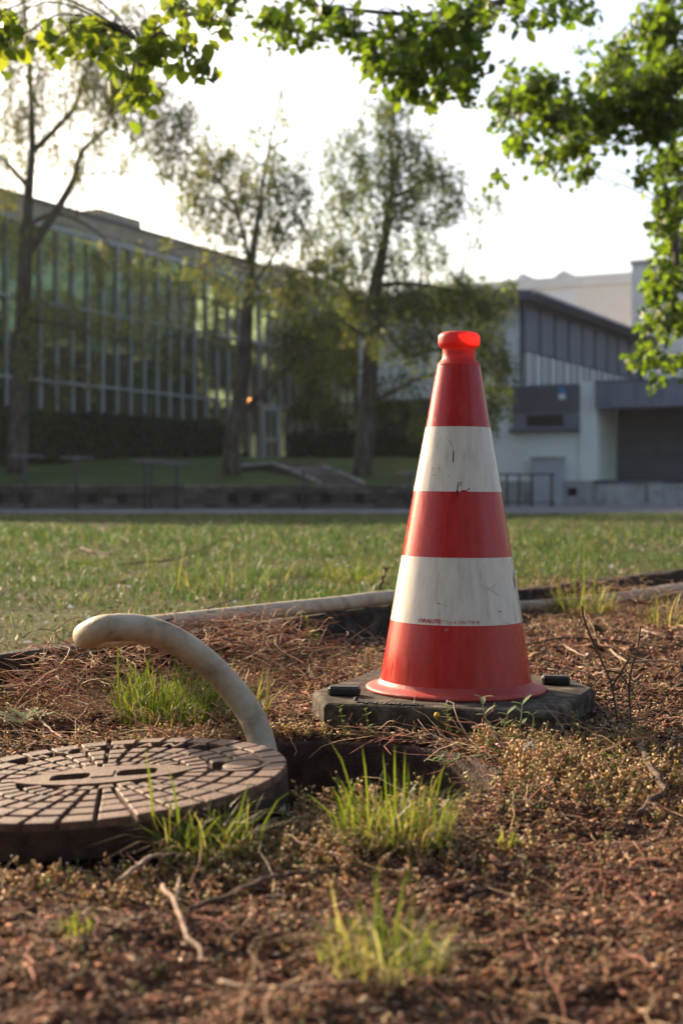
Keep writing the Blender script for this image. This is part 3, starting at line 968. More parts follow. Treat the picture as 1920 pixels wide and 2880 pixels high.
part('corner_trim', 'zinc_dark', (-3.20, 2.86, 3.3), (-3.08, 2.929, 5.97))
MB().box((-3.1585, 2.94, 4.5), (-3.156, 16.9, 5.95), bp_).build('panel_backing', M['black'], wb)
# eaves with standing seams
MB().box((-8.56, 2.95, 0.1), (-8.501, 16.98, 5.97), bp_).build('added_rear_panel', M['zinc_dark'], wb)  # unseen dark panel, added to keep the sunlit rear out of the glass
rf = MB()
rf.box((-9.2, 2.3, 5.98), (-2.6, 17.5, 6.2), bp_)
rf.add([bp_(-2.6, 2.3, 6.2), bp_(-2.6, 17.5, 6.2), bp_(-5.9, 17.5, 6.45), bp_(-5.9, 2.3, 6.45), bp_(-9.2, 2.3, 6.2), bp_(-9.2, 17.5, 6.2)], [(0, 1, 2, 3), (3, 2, 5, 4), (0, 3, 4), (1, 5, 2)])
rfo = rf.build('roof', M['zinc_dark'], wb)
for k in range(26):
    b0 = 2.45 + k * 0.58
    MB().add([bp_(-2.58, b0, 6.2), bp_(-2.58, b0 + .04, 6.2), bp_(-5.9, b0 + .04, 6.45), bp_(-5.9, b0, 6.45), bp_(-2.58, b0, 6.26), bp_(-2.58, b0 + .04, 6.26), bp_(-5.9, b0 + .04, 6.51), bp_(-5.9, b0, 6.51)],
             [(4, 5, 6, 7), (0, 1, 5, 4), (1, 2, 6, 5), (3, 0, 4, 7)]).build('roof_seam', M['zinc'], rfo)
MB().tube([bp_(-2.52, 2.25, 6.13), bp_(-2.52, 17.5, 6.13)], 0.07, 8).build('gutter', M['zinc'], rfo, True)
# loading bay
part('canopy', 'zinc_dark', (0.05, -0.30, 2.66), (7.0, 1.9, 3.24))
for k in range(15):
    part('fascia_panel', 'zinc', (0.02 + k * 0.36, -0.345, 2.60), (0.02 + k * 0.36 + 0.352, -0.302, 3.29), bevel=0.005)
part('canopy_top', 'zinc_dark', (0.0, -0.36, 3.292), (7.0, 2.0, 3.33))
part('bay_back_wall', 'zinc_dark', (0.013, 1.78, 0.6), (7.0, 2.0, 2.655))
for k in range(26):
    part('shutter_slat', 'shutter', (0.06, 1.735, 0.78 + k * 0.068), (1.86, 1.779, 0.78 + k * 0.068 + 0.06), bevel=0.008)
part('shutter_rail', 'zinc', (1.87, 1.70, 0.7), (1.97, 1.779, 2.65))
part('loading_dock', 'plinth', (0.0, -0.16, -0.05), (1.78, 1.73, 0.62))
part('dock_edge', 'zinc_dark', (-0.05, -0.2, 0.621), (1.80, 1.73, 0.70))
for k in range(5):
    part('dock_step', 'plinth', (1.79 + k * 0.28, -0.1, -0.05), (1.79 + k * 0.28 + 0.279, 1.5, 0.55 - k * 0.12))
vt = part('vent', 'black', (-0.80, -0.075, 0.28), (-0.56, -0.061, 0.50))
part('stain', 'rust_dark_and_shade', (1.33, -0.164, 0.1), (1.37, -0.161, 0.58))
# info sign on the cladding
sg = empty('round_sign', Vector(bp_(-0.93, -0.17, 3.05)))
tag(sg, 'small blue and white sign on the dark clad bay', 'sign')
MB().box((-1.03, -0.176, 3.02), (-0.85, -0.162, 3.20), bp_).build('blue_half', M['sign_blue'], sg, bevel=0.005)
MB().box((-1.03, -0.176, 2.88), (-0.85, -0.162, 3.019), bp_).build('white_half', M['sign_white'], sg, bevel=0.005)
# grey cabinet and railing in front
cb = empty('service_cabinet', Vector(bp_(-1.3, -0.3, 0)))
tag(cb, 'pale grey metal service cabinet against the white wall', 'cabinet')
MB().box((-1.72, -0.42, 0.0), (-0.9, -0.09, 1.28), bp_).build('body', M['cabinet'], cb, bevel=0.01)
MB().box((-1.76, -0.46, 1.281), (-0.86, -0.08, 1.33), bp_).build('top', M['plinth'], cb)
MB().box((-1.68, -0.432, 0.06), (-0.94, -0.421, 1.22), bp_).build('door', M['cabinet'], cb, bevel=0.004)
rl = empty('railing', P(1480, 1420, 35.8))
tag(rl, 'low dark steel railing in front of the grey cabinet', 'railing')
for px in (1395, 1425, 1458, 1495, 1550):
    a, b = P(px, 1424, 35.8), P(px, 1334, 35.8)
    MB().tube([(a.x, a.y, 0.0), b], 0.03, 6).build('post', M['steel_dark'], rl, True)
MB().tube([P(1330, 1334, 35.8), P(1560, 1334, 35.8)], 0.025, 6).build('rail', M['steel_dark'], rl, True)
MB().tube([P(1330, 1412, 35.8), P(1560, 1412, 35.8)], 0.016, 6).build('rail', M['steel_dark'], rl, True)

# ------------------------------------------------------------------ buildings far behind
bb = empty('beige_building', (10, 76, 0))
tag(bb, 'beige brick block with flat white roof edge behind the zinc roof', 'building')


def axes(o, bx=BU, by=BW):
    return lambda p, q, z: (o[0] + bx.x * p + by.x * q, o[1] + bx.y * p + by.y * q, z)


ab = axes((15.3, 74.0))
MB().box((-13, 0, 0), (1.5, 14, 11.2), ab).build('wall', M['beige'], bb)
MB().box((-13.1, -.1, 11.201), (1.6, 14.1, 11.75), ab).build('parapet', M['pale_wall'], bb)
MB().box((-4.8, -0.06, 9.9), (-3.2, 0.001, 11.0), ab).build('window', M['sign_white'], bb)
for x0, w in ((-6.2, 1.3), (-8.2, 0.9)):
    MB().add([ab(x0, 3, 11.75), ab(x0 + 2 * w, 3, 11.75), ab(x0 + w, 3, 12.6), ab(x0, 9, 11.75), ab(x0 + 2 * w, 9, 11.75), ab(x0 + w, 9, 12.6)], [(0, 1, 2), (3, 5, 4), (0, 2, 5, 3), (1, 4, 5, 2)]).build('skylight', M['cabinet'], bb)
tw = empty('white_tower', (16, 62, 0))
tag(tw, 'tall pale block rising behind the loading bay at the right edge', 'building')
tp = P(1775, 900, 62)
at_ = axes((tp.x, 62.0))
MB().box((0, 0, 0), (9, 10, 10.25), at_).build('wall', M['pale_wall'], tw)
MB().box((-.05, -.1, 10.251), (9.1, 10.1, 10.4), at_).build('roof_edge', M['plinth'], tw)
for z in (3.2, 6.4):
    MB().box((0.55, -.03, z), (0.85, 0.001, z + 1.4), at_).build('window', M['glass_pale'], tw)

# ------------------------------------------------------------------ thin haze added to lift the dark background
hz = bpy.data.materials.new('haze')
hz.use_nodes = True
hn = hz.node_tree
hn.nodes.remove(hn.nodes['Principled BSDF'])
pv = hn.nodes.new('ShaderNodeVolumePrincipled')
pv.inputs['Color'].default_value = (0.92, 0.95, 1.0, 1)
pv.inputs['Density'].default_value = 0.0003
pv.inputs['Anisotropy'].default_value = 0.35
hn.links.new(pv.outputs[0], hn.nodes['Material Output'].inputs['Volume'])
tag(MB().box((-60, -12, -1.2), (70, 110, 14)).build('haze', hz), 'thin pale haze added to lift the dark background', 'haze', None, 'stuff')
# ------------------------------------------------------------------ manhole frame and shaft
fr = empty('manhole_shaft', (HC[0], HC[1], 0))
tag(fr, 'rusty rimmed round manhole shaft sunk in the soil, half uncovered', 'manhole')
m = MB().lathe([(0.287, -0.09), (0.287, -0.014), (0.291, -0.008), (0.312, -0.008), (0.316, 0.0), (0.330, 0.0), (0.336, -0.006), (0.336, -0.06)], (0, 0), 72)
m.build('rim', M['rust_dark_and_shade'], fr, True, False)
m = MB()
prof = []
for i in range(15):
    z = -0.088 - 0.06 * i
    prof.append((0.291 + 0.006 * math.sin(i * 1.7), z))
m.lathe(prof, (0, 0), 72)
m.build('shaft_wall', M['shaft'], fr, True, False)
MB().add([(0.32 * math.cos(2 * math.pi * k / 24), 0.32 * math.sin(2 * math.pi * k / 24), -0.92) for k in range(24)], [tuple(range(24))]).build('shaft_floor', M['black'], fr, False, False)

# ------------------------------------------------------------------ manhole cover
LR = 0.27
lid = empty('manhole_cover', (-0.35, 2.093, 0.044), (R(1.0), R(-3.9), R(2)))
tag(lid, 'rusty round cast iron hydrant manhole cover lying half off its opening', 'manhole cover')


def circ(r, n=64, cx=0, cy=0):
    return [(cx + r * math.cos(2 * math.pi * k / n), cy + r * math.sin(2 * math.pi * k / n)) for k in range(n)]


def stadium(x0, x1, h, n=8):
    o = []
    for k in range(n + 1):
        a = -math.pi / 2 + math.pi * k / n
        o.append((x1 - h + h * math.cos(a), h * math.sin(a)))
    for k in range(n + 1):
        a = math.pi / 2 + math.pi * k / n
        o.append((x0 + h + h * math.cos(a), h * math.sin(a)))
    return o


def rrect(x0, x1, h, r, n=5):
    o = []
    for cx_, cy_, s0 in ((x1 - r, -h + r, -90), (x1 - r, h - r, 0), (x0 + r, h - r, 90), (x0 + r, -h + r, 180)):
        for k_ in range(n + 1):
            t_ = R(s0 + 90 * k_ / n)
            o.append((cx_ + r * math.cos(t_), cy_ + r * math.sin(t_)))
    return o


slots = [rrect(-0.078, -0.020, 0.021, 0.012), rrect(0.020, 0.079, 0.021, 0.012)]
v, f = plate(circ(LR, 96), slots, -0.05, -0.011)
MB().add(v, f).build('disc', M['rust_dark_and_shade'], lid, False, False)  # dark tone stands in for shade on the side and groove floor
# eye shaped boss with the two lifting slots
eye = []
for k in range(24):
    t = -1 + 2 * k / 24
    eye.append((0.135 * t, -0.056 * (1 - t * t) ** 0.8))
for k in range(24):
    t = 1 - 2 * k / 24
    eye.append((0.135 * t, 0.056 * (1 - t * t) ** 0.8))
v, f = plate(eye, slots, -0.0115, 0.001)
MB().add(v, f).build('boss', M['rust'], lid, False, False)
MB().box((-0.0165, -0.02, 0.0005), (0.0165, 0.018, 0.003)).build('boss_pad', M['rust'], lid, False, False, bevel=0.002)


def block_mesh(r0, r1, a, h=0.0, z0=-0.0115, n=3, c=0.0016):
    v, f = [], []
    for (ra, rb, aa, z) in ((r0, r1, a, z0), (r0, r1, a, h - c), (r0 + c, r1 - c, a - c / r1, h)):
        for i in range(n + 1):
            t = -aa + 2 * aa * i / n
            v.append((rb * math.cos(t), rb * math.sin(t), z))
        for i in range(n + 1):
            t = aa - 2 * aa * i / n
            v.append((ra * math.cos(t), ra * math.sin(t), z))
    k = 2 * (n + 1)
    for L_ in range(2):
        for i in range(k):
            j = (i + 1) % k
            f.append((L_ * k + i, L_ * k + j, (L_ + 1) * k + j, (L_ + 1) * k + i))
    for i in range(n):
        f.append((2 * k + i, 2 * k + i + 1, 2 * k + k - 2 - i, 2 * k + k - 1 - i))
    return mesh('raised_block', v, f)


def in_eye(x, y, g=0.0):
    t = x / (0.135 + g)
    return abs(t) < 1 and abs(y) < (0.056 + g) * (1 - t * t) ** 0.8


rings = [(0.236, 0.2695, 34), (0.198, 0.229, 34), (0.161, 0.191, 34), (0.125, 0.154, 34), (0.092, 0.118, 34), (0.066, 0.086, 17)]
for ri, (r0, r1, ns) in enumerate(rings):
    half = math.pi / ns
    me = None
    for k in range(ns):
        ang = 2 * math.pi * k / ns + (half if ri < 5 else half / 2)
        rm = (r0 + r1) / 2
        x, y = rm * math.cos(ang), rm * math.sin(ang)
        if in_eye(x, y, 0.004):
            continue
        if math.hypot(x - 0.205, y - 0.005) < 0.052 and ri in (0, 1, 2) and ri != 0:
            continue
        if ri == 1 and abs((math.degrees(ang) % 360) - 90) < 46:
            continue
        if me is None:
            me = block_mesh(r0, r1, half - (0.0034 if k % 2 == 0 or True else 0) / rm)
            me.materials.append(M['rust'])
        o = link('raised_block', me, None, lid, False)
        o.rotation_euler = (0, 0, ang)
        o.location = (0, 0, random.uniform(-0.0008, 0.0003))
# round emblem with an open ring
MB().lathe([(0.0, 0.0005), (0.026, 0.0005), (0.028, -0.0012), (0.028, -0.0115)], (0.203, 0.004), 28).build('emblem', M['rust'], lid, False, False)
mb = MB()
for i in range(16):
    a0, a1 = R(-135 + 270 * i / 16 ), R(-135 + 270 * (i + 1) / 16)
    q = []
    for z in (-0.0115, 0.0002):
        for (r, a) in ((0.034, a0), (0.043, a0), (0.043, a1), (0.034, a1)):
            q.append((0.203 + r * math.cos(a), 0.004 + r * math.sin(a), z))
    mb.add(q, [(4, 5, 6, 7), (1, 2, 6, 5), (3, 0, 4, 7)] + ([(0, 1, 5, 4)] if i == 0 else []) + ([(2, 3, 7, 6)] if i == 15 else []))
mb.build('emblem_ring', M['rust'], lid, False, False)


def text_mesh(s, size, extrude=0.0, shear=0.0, bold=0.0, sx=1.0, space=1.0):
    cu = bpy.data.curves.new('lettering', 'FONT')
    cu.body = s
    cu.size = size
    cu.extrude = extrude
    cu.shear = shear
    cu.offset = bold
    cu.space_character = space
    cu.resolution_u = 3
    o = bpy.data.objects.new('lettering', cu)
    COL.objects.link(o)
    bpy.context.view_layer.update()
    dg = bpy.context.evaluated_depsgraph_get()
    me = bpy.data.meshes.new_from_object(o.evaluated_get(dg))
    bpy.data.objects.remove(o)
    me.name = 'lettering'
    co = np.array([q.co[:] for q in me.vertices])
    co[:, 0] *= sx
    return me, co


def set_co(me, co):
    me.vertices.foreach_set('co', co.astype(np.float32).reshape(-1))
    me.update()


for i, ch in enumerate('HYDRANT'):
    me, co = text_mesh(ch, 0.038, 0.005, bold=0.0009)
    co[:, 0] -= (co[:, 0].min() + co[:, 0].max()) / 2
    a = R(90 + 36 - 12 * i)
    rr = 0.197 + co[:, 1]
    th = a - co[:, 0] / 0.21
    out = np.stack([rr * np.cos(th), rr * np.sin(th), -0.0042 + co[:, 2]], 1)
    set_co(me, out)
    link('letter', me, M['rust'], lid, False)
# ------------------------------------------------------------------ traffic cone
CX, CY = 0.235, 2.94
cone = empty('traffic_cone', (CX, CY, 0.0), (0, R(0.55), 0))
tag(cone, 'red and white striped plastic traffic cone on a black rubber foot', 'traffic cone')
plate_xy = [(-0.06, 2.90), (-0.034, 2.726), (0.396, 2.639), (0.53, 2.98), (0.504, 3.154), (0.074, 3.241)]
pc = [(x - CX, y - CY) for x, y in plate_xy]
mb = MB()
n = len(pc)


def inset(pts, k):
    return [(x * (1 - k), y * (1 - k)) for x, y in pts]


lv = [(inset(pc, 0.02), 0.002), (pc, 0.008), (pc, 0.042), (inset(pc, 0.012), 0.048), (inset(pc, 0.03), 0.051)]
vv, ff = [], []
for pts, z in lv:
    vv += [(x, y, z) for x, y in pts]
for i in range(len(lv) - 1):
    for k in range(n):
        j = (k + 1) % n
        ff.append((i * n + k, i * n + j, (i + 1) * n + j, (i + 1) * n + k))
ff.append(tuple((len(lv) - 1) * n + k for k in range(n)))
ff.append(tuple(range(n - 1, -1, -1)))
foot = MB().add(vv, ff).build('base_plate', M['rubber'], cone, False, False)


def slab(cx, cy, w, d, z0, z1, ang, nm, mt, par, bev):
    mbx = MB().box((-w / 2, -d / 2, z0), (w / 2, d / 2, z1))
    c, s = math.cos(ang), math.sin(ang)
    mbx.v = [(cx + x * c - y * s, cy + x * s + y * c, z) for x, y, z in mbx.v]
    return mbx.build(nm, mt, par, False, False, bevel=bev)


ANG = math.atan2(2.639 - 2.726, 0.396 + 0.034)
slab(0.0 - CX + 0.005, 2.838 - CY, 0.064, 0.034, 0.05, 0.070, ANG + 0.1, 'lug', M['rubber_dark'], foot, 0.005)
slab(0.455 - CX, 3.03 - CY, 0.060, 0.034, 0.05, 0.070, ANG + 0.1, 'lug', M['rubber_dark'], foot, 0.005)
for (x, y) in ((0.028, 2.765), (0.205, 2.735)):
    MB().lathe([(0.0, 0.059), (0.004, 0.058), (0.0045, 0.05)], (x - CX, y - CY), 10).build('stud', M['rubber_dark'], foot, True, False)
# worn raised moulding marks on the rubber (illegible in the photograph)
rr_ = random.Random(5)
mb = MB()
ca, sa = math.cos(ANG), math.sin(ANG)
for row, (off, n_) in enumerate(((0.030, 15), (0.018, 13))):
    for i in range(n_):
        t = 0.06 + row * 0.018 + i * 0.0088 + rr_.uniform(-0.001, 0.001)
        bx = plate_xy[1][0] + ca * t - sa * off - CX
        by = plate_xy[1][1] + sa * t + ca * off - CY
        w, d = rr_.uniform(0.0028, 0.0042), rr_.uniform(0.003, 0.0046)
        a = ANG + rr_.uniform(-0.5, 0.5)
        c, s = math.cos(a), math.sin(a)
        q = MB().box((-w, -d, 0.0505), (w, d, 0.0532 + rr_.uniform(-0.0006, 0.0006)))
        mb.add([(bx + x * c - y * s, by + x * s + y * c, z) for x, y, z in q.v], q.f)
mb.build('moulded_marks', M['rubber_dark'], foot, False, False)


def cone_r(z):
    zs = [0.073, 0.1946, 0.3277, 0.4596, 0.5915, 0.7195]
    rs = [0.1554, 0.1355, 0.1132, 0.0907, 0.0668, 0.0446]
    return float(np.interp(z, zs, rs))


bands = [('red_band', 0.073, 0.1946, 'cone_red'), ('white_band', 0.1946, 0.3277, 'cone_white'), ('red_band', 0.3277, 0.4596, 'cone_red'),
         ('white_band', 0.4596, 0.5915, 'cone_white'), ('red_band', 0.5915, 0.7195, 'cone_red')]
for nm, z0, z1, mt in bands:
    k = 6
    prof = [(cone_r(z0 + (z1 - z0) * i / k) + (0.0004 if 'white' in nm else 0), z0 + (z1 - z0) * i / k) for i in range(k + 1)]
    MB().lathe(prof, (0, 0), 128).build(nm, M[mt], cone, True, False)
MB().lathe([(0.1540, 0.0745), (0.1558, 0.0725), (0.158, 0.067), (0.164, 0.0635), (0.176, 0.0605), (0.1835, 0.058), (0.1855, 0.0555), (0.1845, 0.0515), (0.18, 0.0505)], (0, 0), 128).build('flange', M['cone_flange'], cone, True, False)
MB().lathe([(0.0436, 0.7185), (0.0449, 0.7195), (0.0449, 0.7215), (0.0435, 0.7225), (0.0355, 0.7325), (0.0340, 0.736), (0.0338, 0.752), (0.0350, 0.7555), (0.0395, 0.7575), (0.0425, 0.7605), (0.0434, 0.766),
            (0.0434, 0.776), (0.0425, 0.781), (0.0395, 0.7850), (0.0355, 0.7875), (0.0325, 0.7885)], (0, 0), 96).build('head', M['cone_plastic'], cone, True, False)


def wrap(me, co, z0, ang0, lift, ang_mid_r=None):
    """lay flat lettering (x right, y up) onto the cone; ang0 in degrees from straight ahead, + to the right"""
    z = z0 + co[:, 1] * 0.985
    r = np.array([cone_r(q) for q in z]) + lift + co[:, 2]
    rb = cone_r(z0)
    th = R(-90) + R(ang0) + co[:, 0] / rb
    set_co(me, np.stack([r * np.cos(th), r * np.sin(th), z], 1))


me, co = text_mesh('ORALITE', 0.0105, bold=0.00032, shear=0.12, sx=1.0, space=0.92)
co[:, 0] *= 0.050 / (co[:, 0].max() - co[:, 0].min())
co[:, 0] -= co[:, 0].min()
wrap(me, co, 0.1990, -38.5, 0.0010)
tag(link('lettering', me, M['print_red'], cone, False), 'bold red ORALITE print')
me, co = text_mesh('®', 0.006)
co[:, 0] -= co[:, 0].min()
wrap(me, co, 0.2020, -16.2, 0.0010)
link('lettering', me, M['print_red'], cone, False)
me, co = text_mesh('Typ A, DIN 7728 PE', 0.0098, space=1.1)
co[:, 0] *= 0.0665 / (co[:, 0].max() - co[:, 0].min())
co[:, 0] -= co[:, 0].min()
wrap(me, co, 0.1982, -13.0, 0.0010)
tag(link('lettering', me, M['print_red'], cone, False), 'narrow red Typ A, DIN 7728 PE print')
me, co = text_mesh('05', 0.0082)
co[:, 0] *= 0.0075 / (co[:, 0].max() - co[:, 0].min())
wrap(me, co, 0.1835, -14.5, 0.0007)
tag(link('lettering', me, M['print_pale'], cone, False), 'small pale 05 print')
me, co = text_mesh('WEMAS', 0.0125, 0.0004, shear=0.35, sx=0.9)
co[:, 0] -= co[:, 0].mean() + 0.004
th = R(-90) + co[:, 0] / 0.034
rr = 0.0339 + co[:, 2]
set_co(me, np.stack([rr * np.cos(th), rr * np.sin(th), 0.7405 + co[:, 1]], 1))
link('lettering', me, M['cone_plastic'], cone, False)


def cone_at(px, py):
    """angle (deg) and height on the cone for a photograph pixel"""
    z = CAM_H - (py - YH) / 1400.0
    r = cone_r(z)
    s = max(-0.98, min(0.98, (px - 1281) / 1405.0 / r))
    return math.degrees(math.asin(s)), z


def scuff(pts, w, mt='scuff', seed=0):
    rs = random.Random(seed)
    pl = [cone_at(*p) for p in pts]
    v, f = [], []
    m_ = len(pl) * 4
    for i in range(m_):
        t = i / (m_ - 1) * (len(pl) - 1)
        k = min(int(t), len(pl) - 2)
        fr_ = t - k
        a = pl[k][0] + (pl[k + 1][0] - pl[k][0]) * fr_
        z = pl[k][1] + (pl[k + 1][1] - pl[k][1]) * fr_
        ww = w * (math.sin(math.pi * (i + 0.3) / m_) ** 0.6) * rs.uniform(0.6, 1.2)
        d0, d1 = pl[k], pl[k + 1]
        r = cone_r(z)
        tx, tz = R(d1[0] - d0[0]) * r, d1[1] - d0[1]
        l = math.hypot(tx, tz) or 1
        nx_, nz_ = -tz / l, tx / l
        for s in (-1, 1):
            zz = z + s * nz_ * ww
            aa = R(-90 + a) + s * nx_ * ww / r
            q = cone_r(zz) + 0.0011
            v.append((q * math.cos(aa), q * math.sin(aa), zz))
    for i in range(m_ - 1):
        f.append((2 * i, 2 * i + 1, 2 * i + 3, 2 * i + 2))
    link('scuff_mark', mesh('scuff_mark', v, f), M[mt], cone, False)


def zp(x, y):                                    # zoomed crop -> photograph pixels
    return (850 + x * 0.5421, 900 + y * 0.5421)


scuff([zp(757, 675), zp(754, 742)], 0.0014, seed=1)
scuff([zp(722, 612), zp(745, 640), zp(757, 678)], 0.0005, 'scuff_grey', 2)
scuff([zp(648, 775), zp(664, 768)], 0.0006, seed=3)
scuff([zp(680, 780), zp(687, 763)], 0.0006, seed=4)
scuff([zp(650, 808), zp(665, 803)], 0.0006, seed=5)
scuff([zp(730, 817), zp(735, 803)], 0.0005, seed=6)
scuff([zp(775, 878), zp(776, 915)], 0.0030, seed=7)
scuff([zp(775, 880), zp(783, 838)], 0.0012, seed=8)
scuff([zp(790, 862), zp(797, 838)], 0.0009, seed=9)
scuff([zp(822, 885), zp(840, 872)], 0.0012, seed=10)
scuff([zp(792, 888), zp(826, 886)], 0.0022, 'print_red', 11)
scuff([zp(1087, 1315), zp(1084, 1345), zp(1092, 1395)], 0.0030, seed=12)
scuff([zp(670, 1460), zp(690, 1468)], 0.0009, seed=13)
scuff([zp(690, 1468), zp(708, 1476), zp(732, 1468)], 0.0004, 'scuff_grey', 14)
scuff([zp(892, 1373), zp(945, 1392), zp(1000, 1430)], 0.0005, 'scuff_grey', 15)
scuff([zp(930, 1395), zp(985, 1358)], 0.0005, 'scuff_grey', 16)
scuff([zp(984, 1502), zp(1008, 1508)], 0.0009, seed=17)
scuff([zp(1020, 1560), zp(1048, 1570)], 0.0005, seed=18)
scuff([zp(914, 1268), zp(919, 1272)], 0.0008, seed=19)
scuff([zp(664, 500), zp(667, 520)], 0.0010, 'print_pale', 20)
scuff([zp(700, 600), zp(672, 650), zp(680, 690)], 0.0005, 'scuff_grey', 21)
for i in range(46):
    rs = random.Random(100 + i)
    x, y = rs.uniform(560, 1060), rs.uniform(1280, 1530)
    scuff([zp(x, y), zp(x + rs.uniform(-4, 4), y + rs.uniform(1, 6))], rs.uniform(0.0002, 0.0005), rs.choice(['scuff', 'scuff_grey']), 200 + i)

# ------------------------------------------------------------------ hose
hp = [(-0.06, 2.33, -0.8), (-0.09, 2.34, -0.3), (-0.113, 2.39, -0.11), (-0.126, 2.435, -0.03), (-0.142, 2.475, 0.034), (-0.169, 2.5, 0.084), (-0.225, 2.5, 0.149),
      (-0.285, 2.48, 0.198), (-0.343, 2.45, 0.224), (-0.40, 2.42, 0.228), (-0.438, 2.46, 0.212), (-0.447, 2.55, 0.203), (-0.425, 2.78, 0.182), (-0.43, 3.1, 0.152), (-0.458, 3.4, 0.134),
      (-0.485, 3.66, 0.116), (-0.20, 4.10, 0.113), (0.0, 4.41, 0.110), (0.187, 4.68, 0.108), (0.44, 5.04, 0.06), (0.67, 5.32, 0.024), (1.118, 5.8, 0.020), (1.52, 6.33, 0.024), (2.2, 7.1, 0.02)]
hs = spline(hp, 10)
hose = MB().tube(hs, 0.0238, 20).build('hose', M['hose'], None, True)
tag(hose, 'thick dirty cream hose arching out of the open manhole onto the bed edging', 'hose')

# ------------------------------------------------------------------ bed edging
labs = ['dark timber bed edging left of the hose, running out of the frame', 'dark timber bed edging lying under the hose behind the grass tuft',
        'dark timber bed edging behind the cone under the hose', 'dark timber bed edging at the right, farthest from the manhole']
for i, (t0, t1) in enumerate(((-1.6, 0.42), (0.44, 1.62), (1.64, 3.0), (3.02, 5.2))):
    a = cp((t0 + t1) / 2, 0)
    e = empty('bed_edging', (a.x, a.y, 0))
    tag(e, labs[i], 'edging', 'timber edging of the bed')
    L2 = (t1 - t0) / 2
    q = MB()
    segs = 14
    vv, ff = [], []
    rs = random.Random(i)
    for s in range(segs + 1):
        t = -L2 + 2 * L2 * s / segs
        j = [rs.uniform(-0.004, 0.004) for _ in range(4)]
        for (o_, z) in ((-0.03 + j[0], -0.08), (-0.03 + j[0], 0.078 + j[1]), (-0.022, 0.084 + j[1]), (0.03, 0.085 + j[2]), (0.036, 0.078), (0.036, -0.08)):
            p = CD * t + CN * o_
            vv.append((p.x, p.y, z))
    for s in range(segs):
        for k in range(6):
            k2 = (k + 1) % 6
            ff.append((s * 6 + k, s * 6 + k2, (s + 1) * 6 + k2, (s + 1) * 6 + k))
    ff += [tuple(range(6)), tuple(segs * 6 + k for k in reversed(range(6)))]
    q.add(vv, ff).build('beam', M['timber'], e, False, False)
    for t in (-L2 + 0.1, L2 - 0.1):
        p = CD * t - CN * 0.0
        MB().tube([(p.x, p.y, 0.08), (p.x, p.y, 0.0885)], 0.009, 8).build('bolt_head', M['rust_dark_and_shade'], e, False, False)
# ------------------------------------------------------------------ broadleaf trees hanging into the frame
LIND = [(0.05, 0.085, 0.016), (0.06, 0.10, 0.018), (0.075, 0.11, 0.02), (0.04, 0.07, 0.015)]
LINDY = [(0.095, 0.13, 0.026), (0.075, 0.11, 0.024), (0.12, 0.145, 0.035)]
cl = clump_px([(560, 15, 70, 40, .5), (650, 20, 90, 40, .8), (760, 50, 90, 50, .9), (830, 80, 80, 50, .9), (910, 40, 110, 50, 1.0), (1000, 90, 100, 70, 1.0), (1060, 160, 90, 70, .9), (1120, 100, 110, 80, 1.3), (1150, 220, 110, 60, 1.1), (1230, 160, 110, 80, 1.3),
               (1290, 70, 120, 70, 1.5), (1320, 200, 80, 70, 1.1), (1250, 260, 110, 50, .9), (1340, 20, 120, 40, 1.2), (1430, 30, 110, 40, .9), (1530, 40, 90, 40, .7), (1600, 30, 90, 40, .6), (1660, 80, 50, 50, .4)], 9.0, 0.8, 1.35, 7, 0.6)
cl += clump_px([(1440, 190, 40, 40, .5), (1430, 290, 80, 60, 1.3), (1500, 260, 90, 70, 1.4), (1560, 330, 130, 70, 1.5), (1680, 320, 120, 70, 1.5), (1470, 400, 70, 50, 1.0), (1530, 440, 60, 40, .9), (1600, 420, 90, 50, 1.0), (1640, 480, 60, 40, .8), (1560, 510, 50, 25, .6),
                (1400, 360, 50, 30, .5), (1380, 510, 40, 20, .3), (1680, 210, 60, 60, .7), (1740, 180, 80, 80, 1.0), (1760, 270, 110, 90, 1.5), (1850, 80, 100, 110, 1.5), (1880, 220, 100, 110, 1.6), (1850, 350, 110, 80, 1.6), (1740, 400, 60, 40, .6), (1880, 450, 80, 90, 1.3), (1810, 500, 50, 50, .5),
                (1890, 560, 60, 80, 1.4), (1850, 640, 60, 60, 1.0), (1890, 700, 70, 80, 1.5), (1870, 800, 70, 80, 1.5), (1910, 900, 60, 90, 1.6), (1840, 900, 60, 50, 1.4), (1820, 1000, 55, 45, 1.3), (1880, 1020, 60, 40, 1.2), (1840, 1075, 40, 25, .8)], 12.0, 0.8, 2.6, 8, 0.7)
cl += [((5.0 + RNG.uniform(-2.2, 2.2), 13 + RNG.uniform(-2, 2), 5.2 + RNG.uniform(-1.2, 2.2)), (0.9, 0.9, 0.6), 130) for _ in range(26)]
tree('linden_tree', 'broad leafy green tree hanging in from the upper right corner', [((5.2, 13.6, 0.05), 0.26), ((5.15, 13.6, 1.6), 0.22), ((5.0, 13.4, 3.2), 0.19), ((4.7, 13.2, 5.0), 0.13), ((4.6, 13.0, 7.4), 0.05)], cl, (0.062, 'big'), LIND, M['leaf_near'], 71, 'broadleaf trees over the lawn', thin=True,
     limbs=[([(5.05, 13.5, 2.8), P(1900, 300, 12.4), P(1780, 330, 12), P(1600, 340, 12), P(1440, 300, 11.8)], 0.09, 0.02), ([(5.0, 13.4, 3.1), P(1960, -80, 11), P(1550, -30, 9.6), P(1250, 40, 9), P(900, 20, 9)], 0.045, 0.01), ([(5.1, 13.5, 2.3), P(1960, 560, 12.3), P(1900, 800, 12), P(1870, 980, 12)], 0.06, 0.012)])
